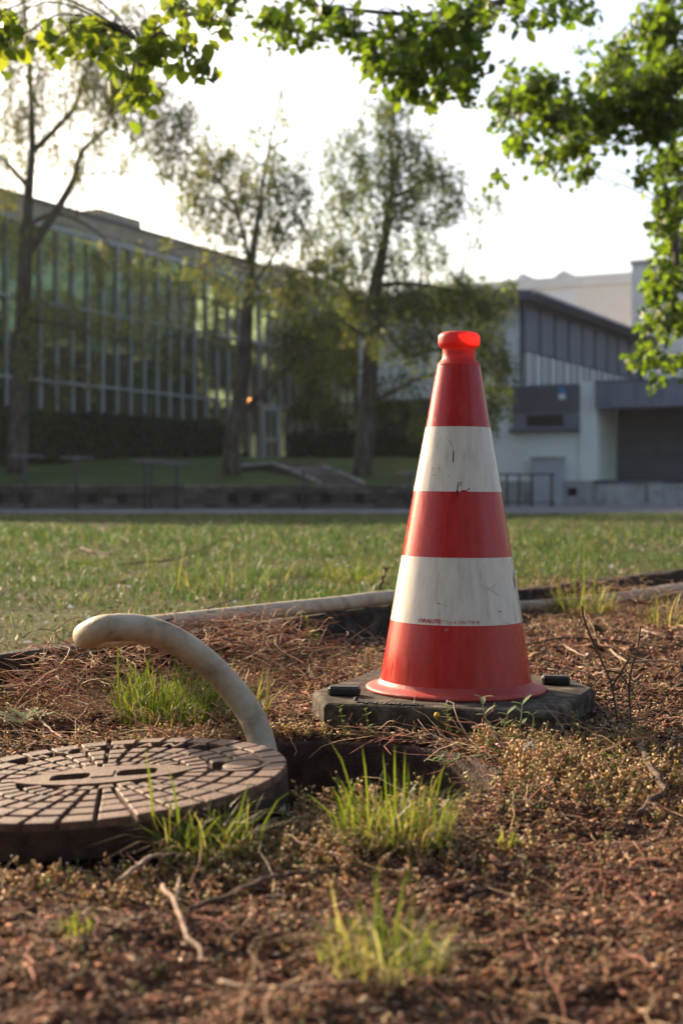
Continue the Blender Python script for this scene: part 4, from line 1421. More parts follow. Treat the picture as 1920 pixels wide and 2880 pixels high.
cl = clump_px([(5, 60, 50, 50, .9), (15, 130, 35, 50, .6), (-60, 60, 70, 90, .8), (140, 115, 45, 40, .7), (200, 90, 50, 35, .9), (260, 100, 60, 40, 1.0), (320, 110, 50, 40, .9), (300, 140, 50, 35, .9), (390, 170, 45, 45, 1.0), (430, 140, 45, 40, .8), (370, 225, 40, 30, .9), (400, 255, 35, 30, .6), (365, 275, 25, 25, .5),
               (490, 60, 30, 50, .5), (520, 20, 60, 25, .6), (520, 150, 40, 25, .5), (560, 180, 30, 30, .5), (590, 40, 40, 25, .3), (440, 100, 40, 30, .5)], 6.3, 0.35, 1.2, 9, 0.25)
cl += [((-6.0 + RNG.uniform(-1.0, .8), 4.4 + RNG.uniform(-1.0, 1.0), 4.4 + RNG.uniform(-.6, 1.6)), (0.8, 0.8, 0.5), 110) for _ in range(10)]
tree('linden_tree', 'yellow green broadleaf branch tips hanging in at the upper left', [((-4.9, 4.3, 0.05), 0.17), ((-4.9, 4.3, 2.0), 0.14), ((-5.0, 4.4, 3.8), 0.10), ((-5.2, 4.4, 6.0), 0.03)], cl, (0.064, 'big'), LINDY, M['leaf_near'], 72, 'broadleaf trees over the lawn', thin=True,
     limbs=[([(-4.95, 4.35, 3.4), (-3.4, 5.4, 3.7), (-2.3, 6.1, 3.3), P(0, -160, 6.4), P(250, -20, 6.3), P(400, 120, 6.3)], 0.010, 0.003), ([(-5.0, 4.4, 3.6), (-3.2, 5.6, 3.9), (-1.9, 6.2, 3.5), P(300, -120, 6.3), P(520, -10, 6.3)], 0.010, 0.003)])

# unseen trees added behind the viewer to hold back skylight
for i, (x, y, h, lb) in enumerate(((-9.5, -9, 11, 'unseen tree added behind the viewer at far left to cut skylight'), (-4.5, -12, 13, 'unseen tree added behind the viewer left of centre to cut skylight'), (0.5, -10.5, 12, 'unseen tree added right behind the viewer to cut skylight'),
                              (5.5, -12, 13, 'unseen tree added behind the viewer right of centre to cut skylight'), (10.5, -8, 11, 'unseen tree added behind the viewer at far right to cut skylight'))):
    rs = random.Random(180 + i)
    cl = []
    for k in range(30):
        a_, q_ = rs.uniform(0, 6.28), rs.random() ** .5
        zz = rs.uniform(0.1, 0.95)
        w_ = 3.6 * math.sin(math.pi * min(1, zz * 0.85 + 0.12)) ** .6
        cl.append((Vector((x + w_ * q_ * math.cos(a_), y + w_ * q_ * math.sin(a_), zz * h)), (1.4, 1.4, 1.0), 220))
    tree('unseen_shade_tree', lb, [((x, y, -.05), 0.3), ((x + .2, y, 4), 0.24), ((x, y + .2, h * .7), 0.1), ((x, y, h), 0.03)], cl, (0.34, 'small'), LIND, M['leaf_far'], 190 + i, 'unseen trees added behind the viewer')

# ------------------------------------------------------------------ grass blades
BL_F = [(0, 1, 2), (1, 3, 2), (2, 3, 4), (3, 5, 4), (4, 5, 6)]


def blades(pos, h, w, az, lean, twist, rng):
    """curved blades: three stations and a tip"""
    n = len(pos)
    d = np.stack([np.cos(az), np.sin(az), np.zeros(n)], 1)
    sd = np.stack([np.cos(twist), np.sin(twist), np.zeros(n)], 1)
    V = np.zeros((n, 7, 3))
    for i, t in enumerate((0.0, 0.38, 0.72)):
        c = pos + d * (lean * h * t ** 2)[:, None]
        c[:, 2] += h * t * (1 - 0.28 * lean * t)
        ww = (w * (1 - 0.55 * t ** 1.6) / 2)[:, None]
        V[:, 2 * i] = c - sd * ww
        V[:, 2 * i + 1] = c + sd * ww
    c = pos + d * (lean * h)[:, None]
    c[:, 2] += h * (1 - 0.42 * lean)
    V[:, 6] = c
    return V


def gcol(n, rng, pal, jit=0.18):
    return pick_cols(n, pal, rng, jit)


LAWN = [(0.036, 0.082, 0.024), (0.035, 0.07, 0.02), (0.058, 0.092, 0.028), (0.028, 0.058, 0.017), (0.085, 0.09, 0.04), (0.17, 0.135, 0.085)]


def make_grass():
    rng = np.random.default_rng(5)
    Vs, Cs = [], []
    for (y0, y1, n, hh, ww) in ((2.2, 5.0, 26000, 0.028, 0.0026), (5.0, 9.0, 52000, 0.036, 0.0042), (9.0, 15.0, 42000, 0.042, 0.008), (15.0, 23.9, 36000, 0.026, 0.012)):
        Y = np.sqrt(rng.uniform(y0 ** 2, y1 ** 2, n))
        X = rng.uniform(-1, 1, n) * (0.27 * Y + 0.25)
        k = curb_side(X, Y) > 0.05
        X, Y = X[k], Y[k]
        dn = vnoise(X, Y, 0.5, 9) + 0.6 * vnoise(X, Y, 0.17, 10)
        k = rng.random(len(X)) < np.clip(0.62 + 0.4 * dn, 0.16, 1)
        X, Y, dn = X[k], Y[k], dn[k]
        m_ = len(X)
        pos = np.stack([X, Y, np.full(m_, LZ - 0.004)], 1)
        pos[:, 2] += 0.012 * vnoise(X, Y, 0.8, 21)
        h = hh * rng.lognormal(0, 0.4, m_) * np.clip(0.95 + 0.45 * dn, 0.45, 1.8)
        V = blades(pos, h, ww * rng.uniform(.6, 1.3, m_), rng.uniform(0, 6.28, m_), rng.uniform(.1, 1.1, m_), rng.uniform(0, 6.28, m_), rng)
        Vs.append(V)
        c = gcol(m_, rng, LAWN)
        Cs.append(c)
    V, C = np.concatenate(Vs), np.concatenate(Cs)
    link('lawn_grass', bulk('lawn_grass', V, BL_F, C), M['grass'])
    tag(bpy.data.objects['lawn_grass'], 'short sunlit green grass of the lawn behind the bed', 'grass', None, 'stuff')


make_grass()


def tuft(label, base, n, h, spread, pal, seed, w=0.004, lean=(0.1, 0.9), tall=(), droopers=0, rad=0.05):
    rng = np.random.default_rng(seed)
    base = Vector(base)
    a, r = rng.uniform(0, 6.28, n), rad * np.sqrt(rng.random(n))
    pos = np.stack([base.x + r * np.cos(a), base.y + r * np.sin(a), np.full(n, base.z - 0.004)], 1)
    hh = h * rng.uniform(.35, 1.0, n)
    az = np.where(rng.random(n) < .5, rng.uniform(0, 6.28, n), a + rng.normal(0, .8, n))
    hh = hh * np.where(rng.random(n) < .3, .55, 1.0)
    V = [blades(pos, hh, w * rng.uniform(.45, 1.15, n), az, rng.uniform(*lean, n) ** 1.0 * spread * np.where(rng.random(n) < .25, 1.7, 1), rng.uniform(0, 6.28, n), rng)]
    C = [gcol(n, rng, pal, .15)]
    for (dx, dh, azd, ln) in tall:
        p = np.array([[base.x + dx, base.y + rng.uniform(-.01, .01), base.z - .004]])
        V.append(blades(p, np.array([dh]), np.array([w * 1.25]), np.array([R(azd)]), np.array([ln]), np.array([0.1]), rng))
        C.append(gcol(1, rng, pal[:2], .1))
    # dead blades lying at the foot
    m_ = max(8, n // 3)
    a = rng.uniform(0, 6.28, m_)
    pos = np.stack([base.x + rad * np.cos(a) * .8, base.y + rad * np.sin(a) * .8, np.full(m_, base.z)], 1)
    V.append(blades(pos, h * rng.uniform(.2, .65, m_), w * rng.uniform(.4, .9, m_), a, rng.uniform(.9, 1.9, m_), a + 1.57, rng))
    C.append(gcol(m_, rng, [(0.32, 0.23, 0.13), (0.25, 0.17, 0.09)], .15))
    V = np.concatenate(V)
    o = link('grass_tuft', bulk('grass_tuft', V - np.array(base)[None, None], BL_F, np.concatenate(C)), M['grass'])
    o.location = base
    tag(o, label, 'grass tuft', 'grass tufts growing in the bed')
    return o


GREEN = [(0.14, 0.155, 0.02), (0.11, 0.135, 0.02), (0.17, 0.175, 0.03), (0.08, 0.105, 0.018), (0.22, 0.18, 0.05), (0.3, 0.24, 0.11)]
GREEN2 = [(0.09, 0.115, 0.022), (0.12, 0.14, 0.028), (0.07, 0.095, 0.02), (0.2, 0.17, 0.07), (0.28, 0.2, 0.1)]
tuft('bushy green grass tuft growing under the arch of the hose', G(470, 2025), 420, 0.17, 0.95, GREEN2[:3] + GREEN[:2], 1, 0.0034, tall=[(-.10, .19, 100, .2), (-.05, .2, 60, .25), (.02, .2, 120, .15)], rad=0.10)
tuft('grass blades under the right slope of the hose, beside the cone foot', G(660, 2020), 160, 0.14, 0.9, GREEN2, 21, 0.0036, rad=0.07)
tuft('bright yellow green grass tuft against the front of the manhole cover', G(575, 2388), 230, 0.095, 1.25, GREEN, 2, 0.0030, tall=[(-.065, .145, 160, .10), (-.03, .125, 130, .25), (0.04, .11, 60, .4), (0.07, .10, 40, .6)], rad=0.06)
tuft('upright bright green grass tuft in front of the open manhole', G(1110, 2350), 300, 0.11, 0.95, GREEN, 3, 0.0030, tall=[(-.05, .155, 140, .35), (-.035, .135, 110, .2), (.0, .13, 90, .05), (.012, .125, 80, .1), (.05, .125, 50, .3), (-.01, .12, 120, .1)], rad=0.08)
tuft('blurred pale grass tuft nearest the lens at the bottom', G(1080, 2700), 230, 0.08, 1.3, GREEN2 + [(0.38, 0.3, 0.17), (0.42, 0.34, 0.2)], 4, 0.0027, tall=[(-.01, .11, 80, .3), (.01, .115, 60, .35), (0, .10, 130, .2)], rad=0.065)
tuft('tall feathery grass tuft by the edging right of the cone', G(1640, 1725), 260, 0.17, 0.9, GREEN2 + [(0.25, 0.19, 0.09)], 5, 0.0045, tall=[(-.03, .26, 100, .1), (.0, .3, 80, .12), (.04, .25, 70, .2)], rad=0.12)
tuft('loose grass tuft on the lawn just left of the cone', G(1000, 1640, LZ), 160, 0.17, 0.9, GREEN2, 6, 0.005, rad=0.16)
tuft('sparse tall grass stems on the lawn behind the hose arch', G(640, 1660, LZ), 60, 0.22, 0.7, GREEN2, 7, 0.005, tall=[(-.3, .36, 120, .35), (-.02, .24, 90, .1)], rad=0.25)
tuft('small grass tuft at the frame edge right of the bare sapling', G(1870, 1760), 50, 0.16, 0.6, GREEN2, 8, 0.004, rad=0.08)
tuft('tiny grass tuft at lower left of the soil', G(215, 2610), 18, 0.04, 1.0, GREEN, 9, 0.005, rad=0.02)
tuft('low clover like tuft in the soil right of the front grass', G(1425, 2365), 26, 0.022, 1.2, GREEN, 10, 0.006, rad=0.022)
tuft('low green tuft in the shade right of the cone foot', G(1640, 2130), 70, 0.05, 1.1, GREEN2, 12, 0.003, rad=0.08)
tuft('short green sprig behind the hole near the hose', G(860, 1840), 26, 0.07, 0.8, GREEN2, 13, 0.003, rad=0.03)

# ------------------------------------------------------------------ soil crumbs
OCT = np.array([(1, 0, 0), (-1, 0, 0), (0, 1, 0), (0, -1, 0), (0, 0, 1), (0, 0, -1)], float)
OCT_F = [(0, 2, 4), (2, 1, 4), (1, 3, 4), (3, 0, 4), (2, 0, 5), (1, 2, 5), (3, 1, 5), (0, 3, 5)]


def visible_xy(n, y0, y1, rng, margin=0.12):
    Y = rng.uniform(y0, y1, n)
    X = rng.uniform(-1, 1, n) * (0.255 * y1 + margin)
    k = np.abs(X) < 0.255 * Y + margin
    X, Y = X[k], Y[k]
    k = (np.hypot(X - HC[0], Y - HC[1]) > 0.298) & (curb_side(X, Y) < -0.03)
    return X[k], Y[k]


def blobs(X, Y, Z, s, rng, flat=0.6):
    n = len(X)
    V = OCT[None] * (s[:, None, None] * rng.uniform(0.45, 1.25, (n, 6, 1)))
    V = V + s[:, None, None] * rng.normal(0, .22, (n, 6, 3))
    V[:, :, 0] *= np.where(rng.random(n) < .4, rng.uniform(1.5, 3.2, n), 1.0)[:, None]
    a = rng.uniform(0, 6.28, n)
    c, si = np.cos(a)[:, None], np.sin(a)[:, None]
    x = V[:, :, 0] * c - V[:, :, 1] * si
    y = V[:, :, 0] * si + V[:, :, 1] * c
    z = V[:, :, 2] * flat
    t = rng.normal(0, .5, n)[:, None]
    z = z + x * np.sin(t) * .6
    return np.stack([x + X[:, None], y + Y[:, None], z + Z[:, None]], 2)


def make_crumbs():
    rng = np.random.default_rng(8)
    Vs, Cs = [], []
    pal = [(0.18, 0.074, 0.04), (0.27, 0.12, 0.066), (0.085, 0.038, 0.022), (0.36, 0.18, 0.105), (0.22, 0.08, 0.04), (0.30, 0.20, 0.13), (0.11, 0.08, 0.03), (0.05, 0.028, 0.018), (0.08, 0.042, 0.026), (0.10, 0.05, 0.028), (0.22, 0.12, 0.065), (0.06, 0.032, 0.022), (0.045, 0.025, 0.018), (0.26, 0.1, 0.05), (0.5, 0.37, 0.26)]  # palest tones stand in for sunlit sparkle on the crumbs
    for (y0, y1, n, s0) in ((0.95, 1.6, 80000, 0.0017), (1.6, 2.5, 110000, 0.0019), (2.5, 3.6, 90000, 0.0026), (3.6, 6.6, 60000, 0.0045)):
        X, Y = visible_xy(n, y0, y1, rng)
        s = s0 * rng.lognormal(0, 0.4, len(X))
        Z = soil_z(X, Y) + s * rng.uniform(0.1, 1.1, len(X))
        Vs.append(blobs(X, Y, Z, s, rng))
        Cs.append(pick_cols(len(X), pal, rng, .25))
    V, C = np.concatenate(Vs), np.concatenate(Cs)
    tag(link('soil_crumbs', bulk('soil_crumbs', V, OCT_F, C), M['crumb']), 'loose reddish brown crumbs of earth and bark over the bed', 'soil', None, 'stuff')


make_crumbs()


# ------------------------------------------------------------------ dry stalks lying about
def strands(pos, az, L_, r, lift, curl, rng, seg=5):
    """thin three sided curved stalks"""
    n = len(pos)
    V = np.zeros((n, (seg + 1) * 3, 3))
    p = pos.copy()
    a = az.copy()
    el = rng.normal(0.05, 0.25, n) + lift
    for i in range(seg + 1):
        d = np.stack([np.cos(a) * np.cos(el), np.sin(a) * np.cos(el), np.sin(el)], 1)
        sd = np.stack([-np.sin(a), np.cos(a), np.zeros(n)], 1)
        up = np.cross(d, sd)
        rr = (r * (1 - 0.6 * i / seg))[:, None]
        for k in range(3):
            th = 2.094 * k
            V[:, i * 3 + k] = p + (sd * math.cos(th) + up * math.sin(th)) * rr
        p = p + d * (L_ / seg)[:, None]
        a = a + curl * rng.normal(0, .5, n)
        el = el * 0.7 + rng.normal(0, .22, n) - 0.03
    F = []
    for i in range(seg):
        for k in range(3):
            k2 = (k + 1) % 3
            F.append((i * 3 + k, i * 3 + k2, (i + 1) * 3 + k2, (i + 1) * 3 + k))
    return V, F


def gauss_spots(spots, rng):
    xs, ys = [], []
    for (x, y, sx, sy, n) in spots:
        n = int(n * 1.6)
        xs.append(rng.normal(x, sx, n)); ys.append(rng.normal(y, sy, n))
    return np.concatenate(xs), np.concatenate(ys)


def make_litter():
    rng = np.random.default_rng(14)
    X1, Y1 = visible_xy(17000, 0.95, 5.5, rng)
    spots = [(-0.45, 3.1, 0.15, 0.15, 140), (-0.25, 3.5, 0.2, 0.18, 200), (-0.62, 3.05, 0.10, 0.10, 90), (0.0, 3.3, 0.2, 0.3, 160), (0.12, 2.66, 0.16, 0.02, 50), (0.26, 2.45, 0.08, 0.10, 160), (1.0, 5.3, 0.4, 0.3, 300), (0.6, 2.35, .15, .15, 120), (-0.2, 2.55, .15, .05, 160)]
    X2, Y2 = gauss_spots(spots, rng)
    X, Y = np.concatenate([X1, X2]), np.concatenate([Y1, Y2])
    k = (np.hypot(X - HC[0], Y - HC[1]) > 0.30) & (curb_side(X, Y) < 0.05)
    k &= np.hypot(X + 0.35, Y - 2.093) > 0.275
    X, Y = X[k], Y[k]
    n = len(X)
    pos = np.stack([X, Y, np.where(curb_side(X, Y) > -0.03, 0.088, soil_z(X, Y) + 0.004)], 1)
    big = np.arange(n) >= n - 3000
    L_ = np.where(big, rng.uniform(.05, .17, n), rng.lognormal(-3.9, .5, n))
    r = np.where(big, rng.uniform(.0007, .0017, n), rng.uniform(.0005, .0015, n))
    hx, hy = gauss_spots([(-0.60, 3.05, 0.06, 0.08, 90), (-0.50, 3.4, 0.08, 0.10, 90), (-0.34, 3.66, 0.10, 0.09, 140), (-0.22, 3.84, 0.08, 0.08, 90), (-0.16, 3.55, 0.07, 0.09, 50), (0.95, 5.55, .25, .15, 160)], rng)
    nh = len(hx)
    pos = np.concatenate([pos, np.stack([hx, hy, np.abs(rng.normal(0.03, 0.03, nh)) + 0.03], 1)])
    big = np.concatenate([big, np.ones(nh, bool)])
    L_ = np.concatenate([L_, rng.uniform(.07, .2, nh)])
    r = np.concatenate([r, rng.uniform(.0008, .0018, nh)])
    n += nh
    V, F = strands(pos, rng.uniform(0, 6.28, n), L_, r, np.where(big, rng.uniform(0, .5, n), 0.0), 1.0, rng)
    C = pick_cols(n, [(0.36, 0.22, 0.12), (0.44, 0.29, 0.17), (0.34, 0.14, 0.09), (0.40, 0.17, 0.12), (0.15, 0.09, 0.06), (0.5, 0.36, 0.22)], rng, .2)
    tag(link('dry_stalks', bulk('dry_stalks', V, F, C), M['straw']), 'thin tan and reddish dry stalks littering the bed', 'plant litter', None, 'stuff')


make_litter()


# ------------------------------------------------------------------ creeping ground cover
def make_cover():
    rng = np.random.default_rng(23)
    spots = [(0.1, 2.66, 0.17, 0.018, 90), (0.30, 2.53, 0.05, 0.05, 130), (0.33, 2.37, 0.04, 0.06, 170), (0.33, 2.2, 0.10, 0.08, 80), (-0.12, 2.69, 0.06, 0.03, 70), (-0.25, 2.62, 0.14, 0.05, 160), (0.05, 1.93, 0.10, 0.06, 260), (0.0, 1.98, .1, .05, 120),
             (-0.2, 1.83, 0.12, 0.07, 180), (-0.38, 1.72, 0.2, 0.05, 150), (-0.05, 1.85, 0.08, 0.06, 160), (0.2, 1.9, 0.15, 0.15, 60), (0.0, 1.45, 0.3, 0.2, 60), (0.5, 2.5, 0.08, 0.12, 100), (0.55, 2.25, .1, .15, 60),
             (-0.5, 3.1, 0.2, 0.25, 260), (-0.25, 3.6, 0.22, 0.2, 260), (-0.1, 3.9, 0.15, 0.1, 160), (-0.75, 3.1, 0.1, 0.15, 120), (1.0, 5.35, 0.4, 0.25, 360), (1.3, 5.9, .3, .3, 260), (0.6, 4.9, .2, .2, 160), (0.05, 3.4, .2, .3, 120), (0.7, 3.4, .25, .5, 120)]
    X, Y = gauss_spots(spots, rng)
    X1, Y1 = visible_xy(1100, 1.0, 5.0, rng)
    X, Y = np.concatenate([X, X1]), np.concatenate([Y, Y1])
    k = (np.hypot(X - HC[0], Y - HC[1]) > 0.31) & (np.hypot(X + 0.35, Y - 2.093) > 0.285) & (curb_side(X, Y) < 0.0)
    pl_in = np.ones(len(X), bool)
    pts = plate_xy
    for i in range(6):
        (ax, ay), (bx, by) = pts[i], pts[(i + 1) % 6]
        pl_in &= ((bx - ax) * (Y - ay) - (by - ay) * (X - ax)) > -0.004
    k &= ~pl_in
    X, Y = X[k], Y[k]
    n = len(X)
    H = rng.uniform(.008, .034, n) * (1 + 0.3 * rng.random(n))
    hot = (X > -0.15) & (X < 0.55) & (Y > 2.0) & (Y < 2.75)
    H = H * np.where(hot, np.where(Y > 2.57, 0.8, 1.35), 0.85)
    lean = rng.normal(0, .45, (n, 2))
    Z = soil_z(X, Y)
    # stems
    SV = np.zeros((n, 6, 3))
    top = np.stack([X + lean[:, 0] * H, Y + lean[:, 1] * H, Z + H], 1)
    for i in range(3):
        th = 2.094 * i
        off = np.array([math.cos(th), math.sin(th), 0]) * 0.0007
        SV[:, i] = np.stack([X, Y, Z - .002], 1) + off
        SV[:, 3 + i] = top + off * .7
    stem = bulk('creeping_weeds', SV, [(0, 1, 4, 3), (1, 2, 5, 4), (2, 0, 3, 5)], pick_cols(n, [(0.28, 0.14, 0.09), (0.22, 0.17, 0.06), (0.3, 0.2, 0.1)], rng))
    o = link('creeping_weeds', stem, M['weed'])
    tag(o, 'tiny creeping stonecrop weeds with pale buds spread over the soil', 'ground cover', None, 'stuff')
    # leaves up the stems and pale buds on top
    m_ = 9
    t = rng.random((n, m_)) ** .8
    base = np.stack([X, Y, Z], 1)
    q = (base[:, None] + (top - base)[:, None] * t[:, :, None]).reshape(-1, 3)
    ln = rng.uniform(.0035, .0085, n * m_) * np.repeat(np.where(hot, 1.35, 1.0), m_)
    d = rng.normal(0, 1, (n * m_, 3)); d[:, 2] = np.abs(d[:, 2]) * .6 + .2
    SPIN = np.array([(0, 0, 0), (.45, .24, .1), (.45, -.24, .1), (.45, 0, -.16), (1, 0, 0)])
    V = place(SPIN, q, d, ln, rng.uniform(-3, 3, n * m_))
    kinds = np.where(rng.random(n) < .22, 0, rng.integers(1, 3, n))
    pal = [np.array([(0.16, 0.19, 0.045), (0.12, 0.15, 0.035), (0.2, 0.2, 0.06)]), np.array([(0.55, 0.42, 0.2), (0.6, 0.47, 0.27), (0.42, 0.33, 0.1)]), np.array([(0.58, 0.36, 0.2), (0.68, 0.5, 0.35), (0.46, 0.27, 0.13)])]
    kk = np.repeat(kinds, m_)
    C = np.zeros((n * m_, 3))
    for j in range(3):
        s_ = kk == j
        C[s_] = pick_cols(s_.sum(), pal[j], rng, .15)
    link('leaves', bulk('leaves', V, [(0, 1, 2), (0, 3, 1), (0, 2, 3), (4, 2, 1), (4, 1, 3), (4, 3, 2)], C), M['weed'], o)
    bsel = rng.random(n) < .45
    b = top[bsel]
    nb = len(b)
    V = blobs(b[:, 0], b[:, 1], b[:, 2], rng.uniform(.001, .0022, nb), rng, 1.3)
    link('buds', bulk('buds', V, OCT_F, pick_cols(nb, [(0.62, 0.48, 0.42), (0.7, 0.6, 0.52), (0.5, 0.32, 0.28)], rng, .1)), M['weed'], o)


make_cover()


# lawn litter: dead leaves and daisies specks between the blades
def make_lawn_litter():
    rng = np.random.default_rng(44)
    n = 5200
    Y = rng.uniform(3.2, 14, n)
    X = rng.uniform(-1, 1, n) * (.26 * Y + .1)
    k = curb_side(X, Y) > .06
    X, Y = X[k], Y[k]
    n = len(X)
    q = np.stack([X, Y, np.full(n, LZ + .012) + rng.uniform(-.008, .01, n)], 1)
    V = place(SMALL, q, rng.normal(0, 1, (n, 3)) * np.array([1, 1, .35]), rng.uniform(.008, .03, n), rng.uniform(-3, 3, n))
    C = pick_cols(n, [(0.28, 0.19, 0.11), (0.2, 0.13, 0.07), (0.13, 0.15, 0.04), (0.1, 0.14, 0.03), (0.42, 0.34, 0.24), (0.2, 0.14, 0.08), (0.24, 0.17, 0.1), (0.72, 0.7, 0.66)], rng, .2)
    tag(link('lawn_litter', bulk('lawn_litter', V, SMALL_F, C), M['straw']), 'small dead leaves and clover bits lying in the lawn', 'leaf litter', None, 'stuff')


make_lawn_litter()


# ------------------------------------------------------------------ twigs
def twig(label, pts, r0, r1, mt='twig', sides=(), cat='twig', seed=0, name='twig'):
    rs = random.Random(seed)
    base = Vector(pts[0])
    e = empty(name, base)
    tag(e, label, cat, 'twigs on the ground' if name == 'twig' else None)
    s = spline(pts, 5)
    s = [q + Vector((rs.gauss(0, 1), rs.gauss(0, 1), rs.gauss(0, .6))) * r0 * .35 for q in s]
    MB().tube(s, list(np.linspace(r0, r1, len(s))), 6).build('stem', M[mt], e, True)
    for sp in sides:
        s = spline(sp, 4)
        MB().tube(s, list(np.linspace(r0 * .6, r1 * .6, len(s))), 5).build('side_shoot', M[mt], e, True)


twig('short thick dark stick lying on the lawn at the left', [G(228, 1540, .075), G(265, 1552, .072), G(318, 1561, .068)], .009, .004, seed=1)
twig('long crooked dark branch on the lawn behind the hose arch', [G(330, 1588, .07), G(420, 1580, .085), G(490, 1572, .095), G(560, 1545, .09), G(635, 1512, .085)], .006, .003, sides=[[G(500, 1568, .095), G(540, 1540, .11), G(575, 1535, .1)]], seed=2)
twig('slim bent twig at the far left of the lawn', [G(-5, 1680, .06), G(20, 1655, .08), G(28, 1640, .09)], .005, .002, seed=3)
twig('upright broken twig in the lawn left of the cone', [G(1062, 1668, .05), P(1072, 1632, 4.75), P(1082, 1606, 4.75), P(1080, 1592, 4.75)], .0055, .003, sides=[[P(1082, 1606, 4.75), P(1090, 1600, 4.75), P(1092, 1594, 4.75)]], seed=4)
twig('thin dead forked twig resting along the top of the far hose', [P(405, 1762, 3.55), P(480, 1742, 3.7), P(560, 1718, 3.85), P(640, 1692, 4.0), P(668, 1683, 4.05)], .0035, .0015, sides=[[P(520, 1730, 3.8), P(590, 1722, 3.85), P(650, 1712, 3.95), P(720, 1705, 4.0)]], seed=5)
twig('thin dark twig in the lawn right of the cone', [G(1440, 1545, .06), G(1500, 1535, .08), G(1550, 1545, .06)], .005, .002, seed=6)
twig('curved pale root lying on the soil at the right edge', [G(1690, 1790), G(1710, 1820, .01), G(1760, 1860, .012), G(1840, 1857, .01), G(1925, 1868, .005)], .004, .003, 'pale_twig', seed=7)
twig('long dark twig across the soil behind the bare sapling', [G(1470, 1815, .01), G(1580, 1795, .02), G(1700, 1800, .02), G(1800, 1808, .02), G(1880, 1822, .015)], .004, .002, seed=8)
twig('pale stick on the upper right soil near the frame edge', [G(1800, 1772, .012), G(1860, 1785, .012), G(1930, 1782, .01)], .005, .004, 'pale_twig', seed=9)
twig('thin brown stalk on the soil just right of the cone', [G(1480, 1868, .006), G(1560, 1885, .012), G(1620, 1880, .01)], .003, .002, 'pale_twig', seed=10)
twig('small white curl of dry bark right of the cone', [G(1585, 1815, .004), G(1620, 1835, .012), G(1650, 1850, .006)], .0035, .002, 'pale_twig', seed=11)
twig('thick bent root curving over the soil at lower right', [G(1745, 2040, .01), G(1790, 2090, .012), G(1820, 2150, .012), G(1858, 2205, .012), G(1850, 2235, .008), G(1790, 2290, .004)], .006, .005, seed=12)
twig('reddish dry stalk on the dark soil behind the cover', [G(105, 2005, .006), G(130, 2040, .006), G(180, 2080, .006)], .0025, .0018, 'pale_twig', seed=13)
twig('blurred crooked pale twig on the soil at lower left', [G(455, 2490, .006), G(495, 2545, .008), G(520, 2620, .008), G(560, 2670, .006), G(568, 2705, .003)], .0032, .002, 'pale_twig', sides=[[G(495, 2545, .008), G(500, 2500, .02), G(505, 2470, .02)]], seed=14)
twig('blurred dark root arching across the lower middle soil', [G(530, 2560, .004), G(640, 2520, .014), G(740, 2475, .018), G(830, 2455, .015), G(920, 2452, .006)], .0035, .0022, seed=15)
twig('blurred pale grass stalk lying at the bottom of the frame', [G(620, 2760, .006), G(700, 2780, .008), G(850, 2775, .008), G(1010, 2760, .006)], .0025, .0015, 'pale_twig', seed=16)
twig('dark stick in the shade right of the cone foot', [G(1400, 2180, .004), G(1520, 2140, .01), G(1650, 2100, .012)], .003, .002, seed=17)
twig('short pale stalk across the front soil left of the grass', [G(330, 2480, .01), G(430, 2410, .01), G(520, 2405, .006)], .003, .002, 'pale_twig', seed=18)

# bare sapling at the right
b0 = G(1640, 2160)
Yb = b0.y
twig('bare thin brown sapling with forked shoots right of the cone', [G(1730, 2050, -0.01), P(1700, 2040, 2.72), P(1580, 1900, 2.76) * 0.0 + P(1690, 2030, 2.74)], .0035, .003,
     sides=[[P(1735, 2035, 2.72), P(1720, 1930, 2.74), P(1700, 1880, 2.75), P(1660, 1790, 2.77), P(1640, 1735, 2.78), P(1636, 1705, 2.79)],
            [P(1775, 2050, 2.70), P(1768, 1940, 2.72), P(1775, 1880, 2.73), P(1790, 1830, 2.74), P(1800, 1760, 2.75)],
            [P(1720, 1930, 2.74), P(1745, 1890, 2.72), P(1770, 1850, 2.71)], [P(1768, 1930, 2.72), P(1740, 1895, 2.72), P(1700, 1885, 2.73)]], cat='sapling', seed=19, name='sapling')


# ------------------------------------------------------------------ leafy weeds, daisy, dandelion
def leaf_mesh(L_, w, fold=0.15, curl=0.25):
    v = [(0, 0, 0)]
    f = []
    for i, (t, ww) in enumerate(((.25, .75), (.55, 1.0), (.82, .6))):
        z = -curl * L_ * t * t
        v += [(L_ * t, -w * ww / 2, z + fold * w), (L_ * t, 0, z), (L_ * t, w * ww / 2, z + fold * w)]
    v.append((L_, 0, -curl * L_))
    f = [(0, 1, 2), (0, 2, 3), (1, 4, 5, 2), (2, 5, 6, 3), (4, 7, 8, 5), (5, 8, 9, 6), (7, 10, 8), (8, 10, 9)]
    return mesh('leaf', v, f, True)


M['fuzzy'] = mat('fuzzy', [(0.3, (0.15, 0.19, 0.085)), (0.7, (0.26, 0.29, 0.16))], 80, 0.7, spec=0.2, transl=0.3)
M['fresh'] = mat('fresh', [(0.3, (0.14, 0.19, 0.03)), (0.7, (0.22, 0.26, 0.05))], 80, 0.6, spec=0.2, transl=0.35)
LM = {'fuzzy': leaf_mesh(0.026, 0.010), 'fresh': leaf_mesh(0.012, 0.006), 'dandelion': leaf_mesh(0.07, 0.018, .1, .1)}
for k_, m_ in (('fuzzy', 'fuzzy'), ('fresh', 'fresh'), ('dandelion', 'fuzzy')):
    LM[k_].materials.append(M[m_])


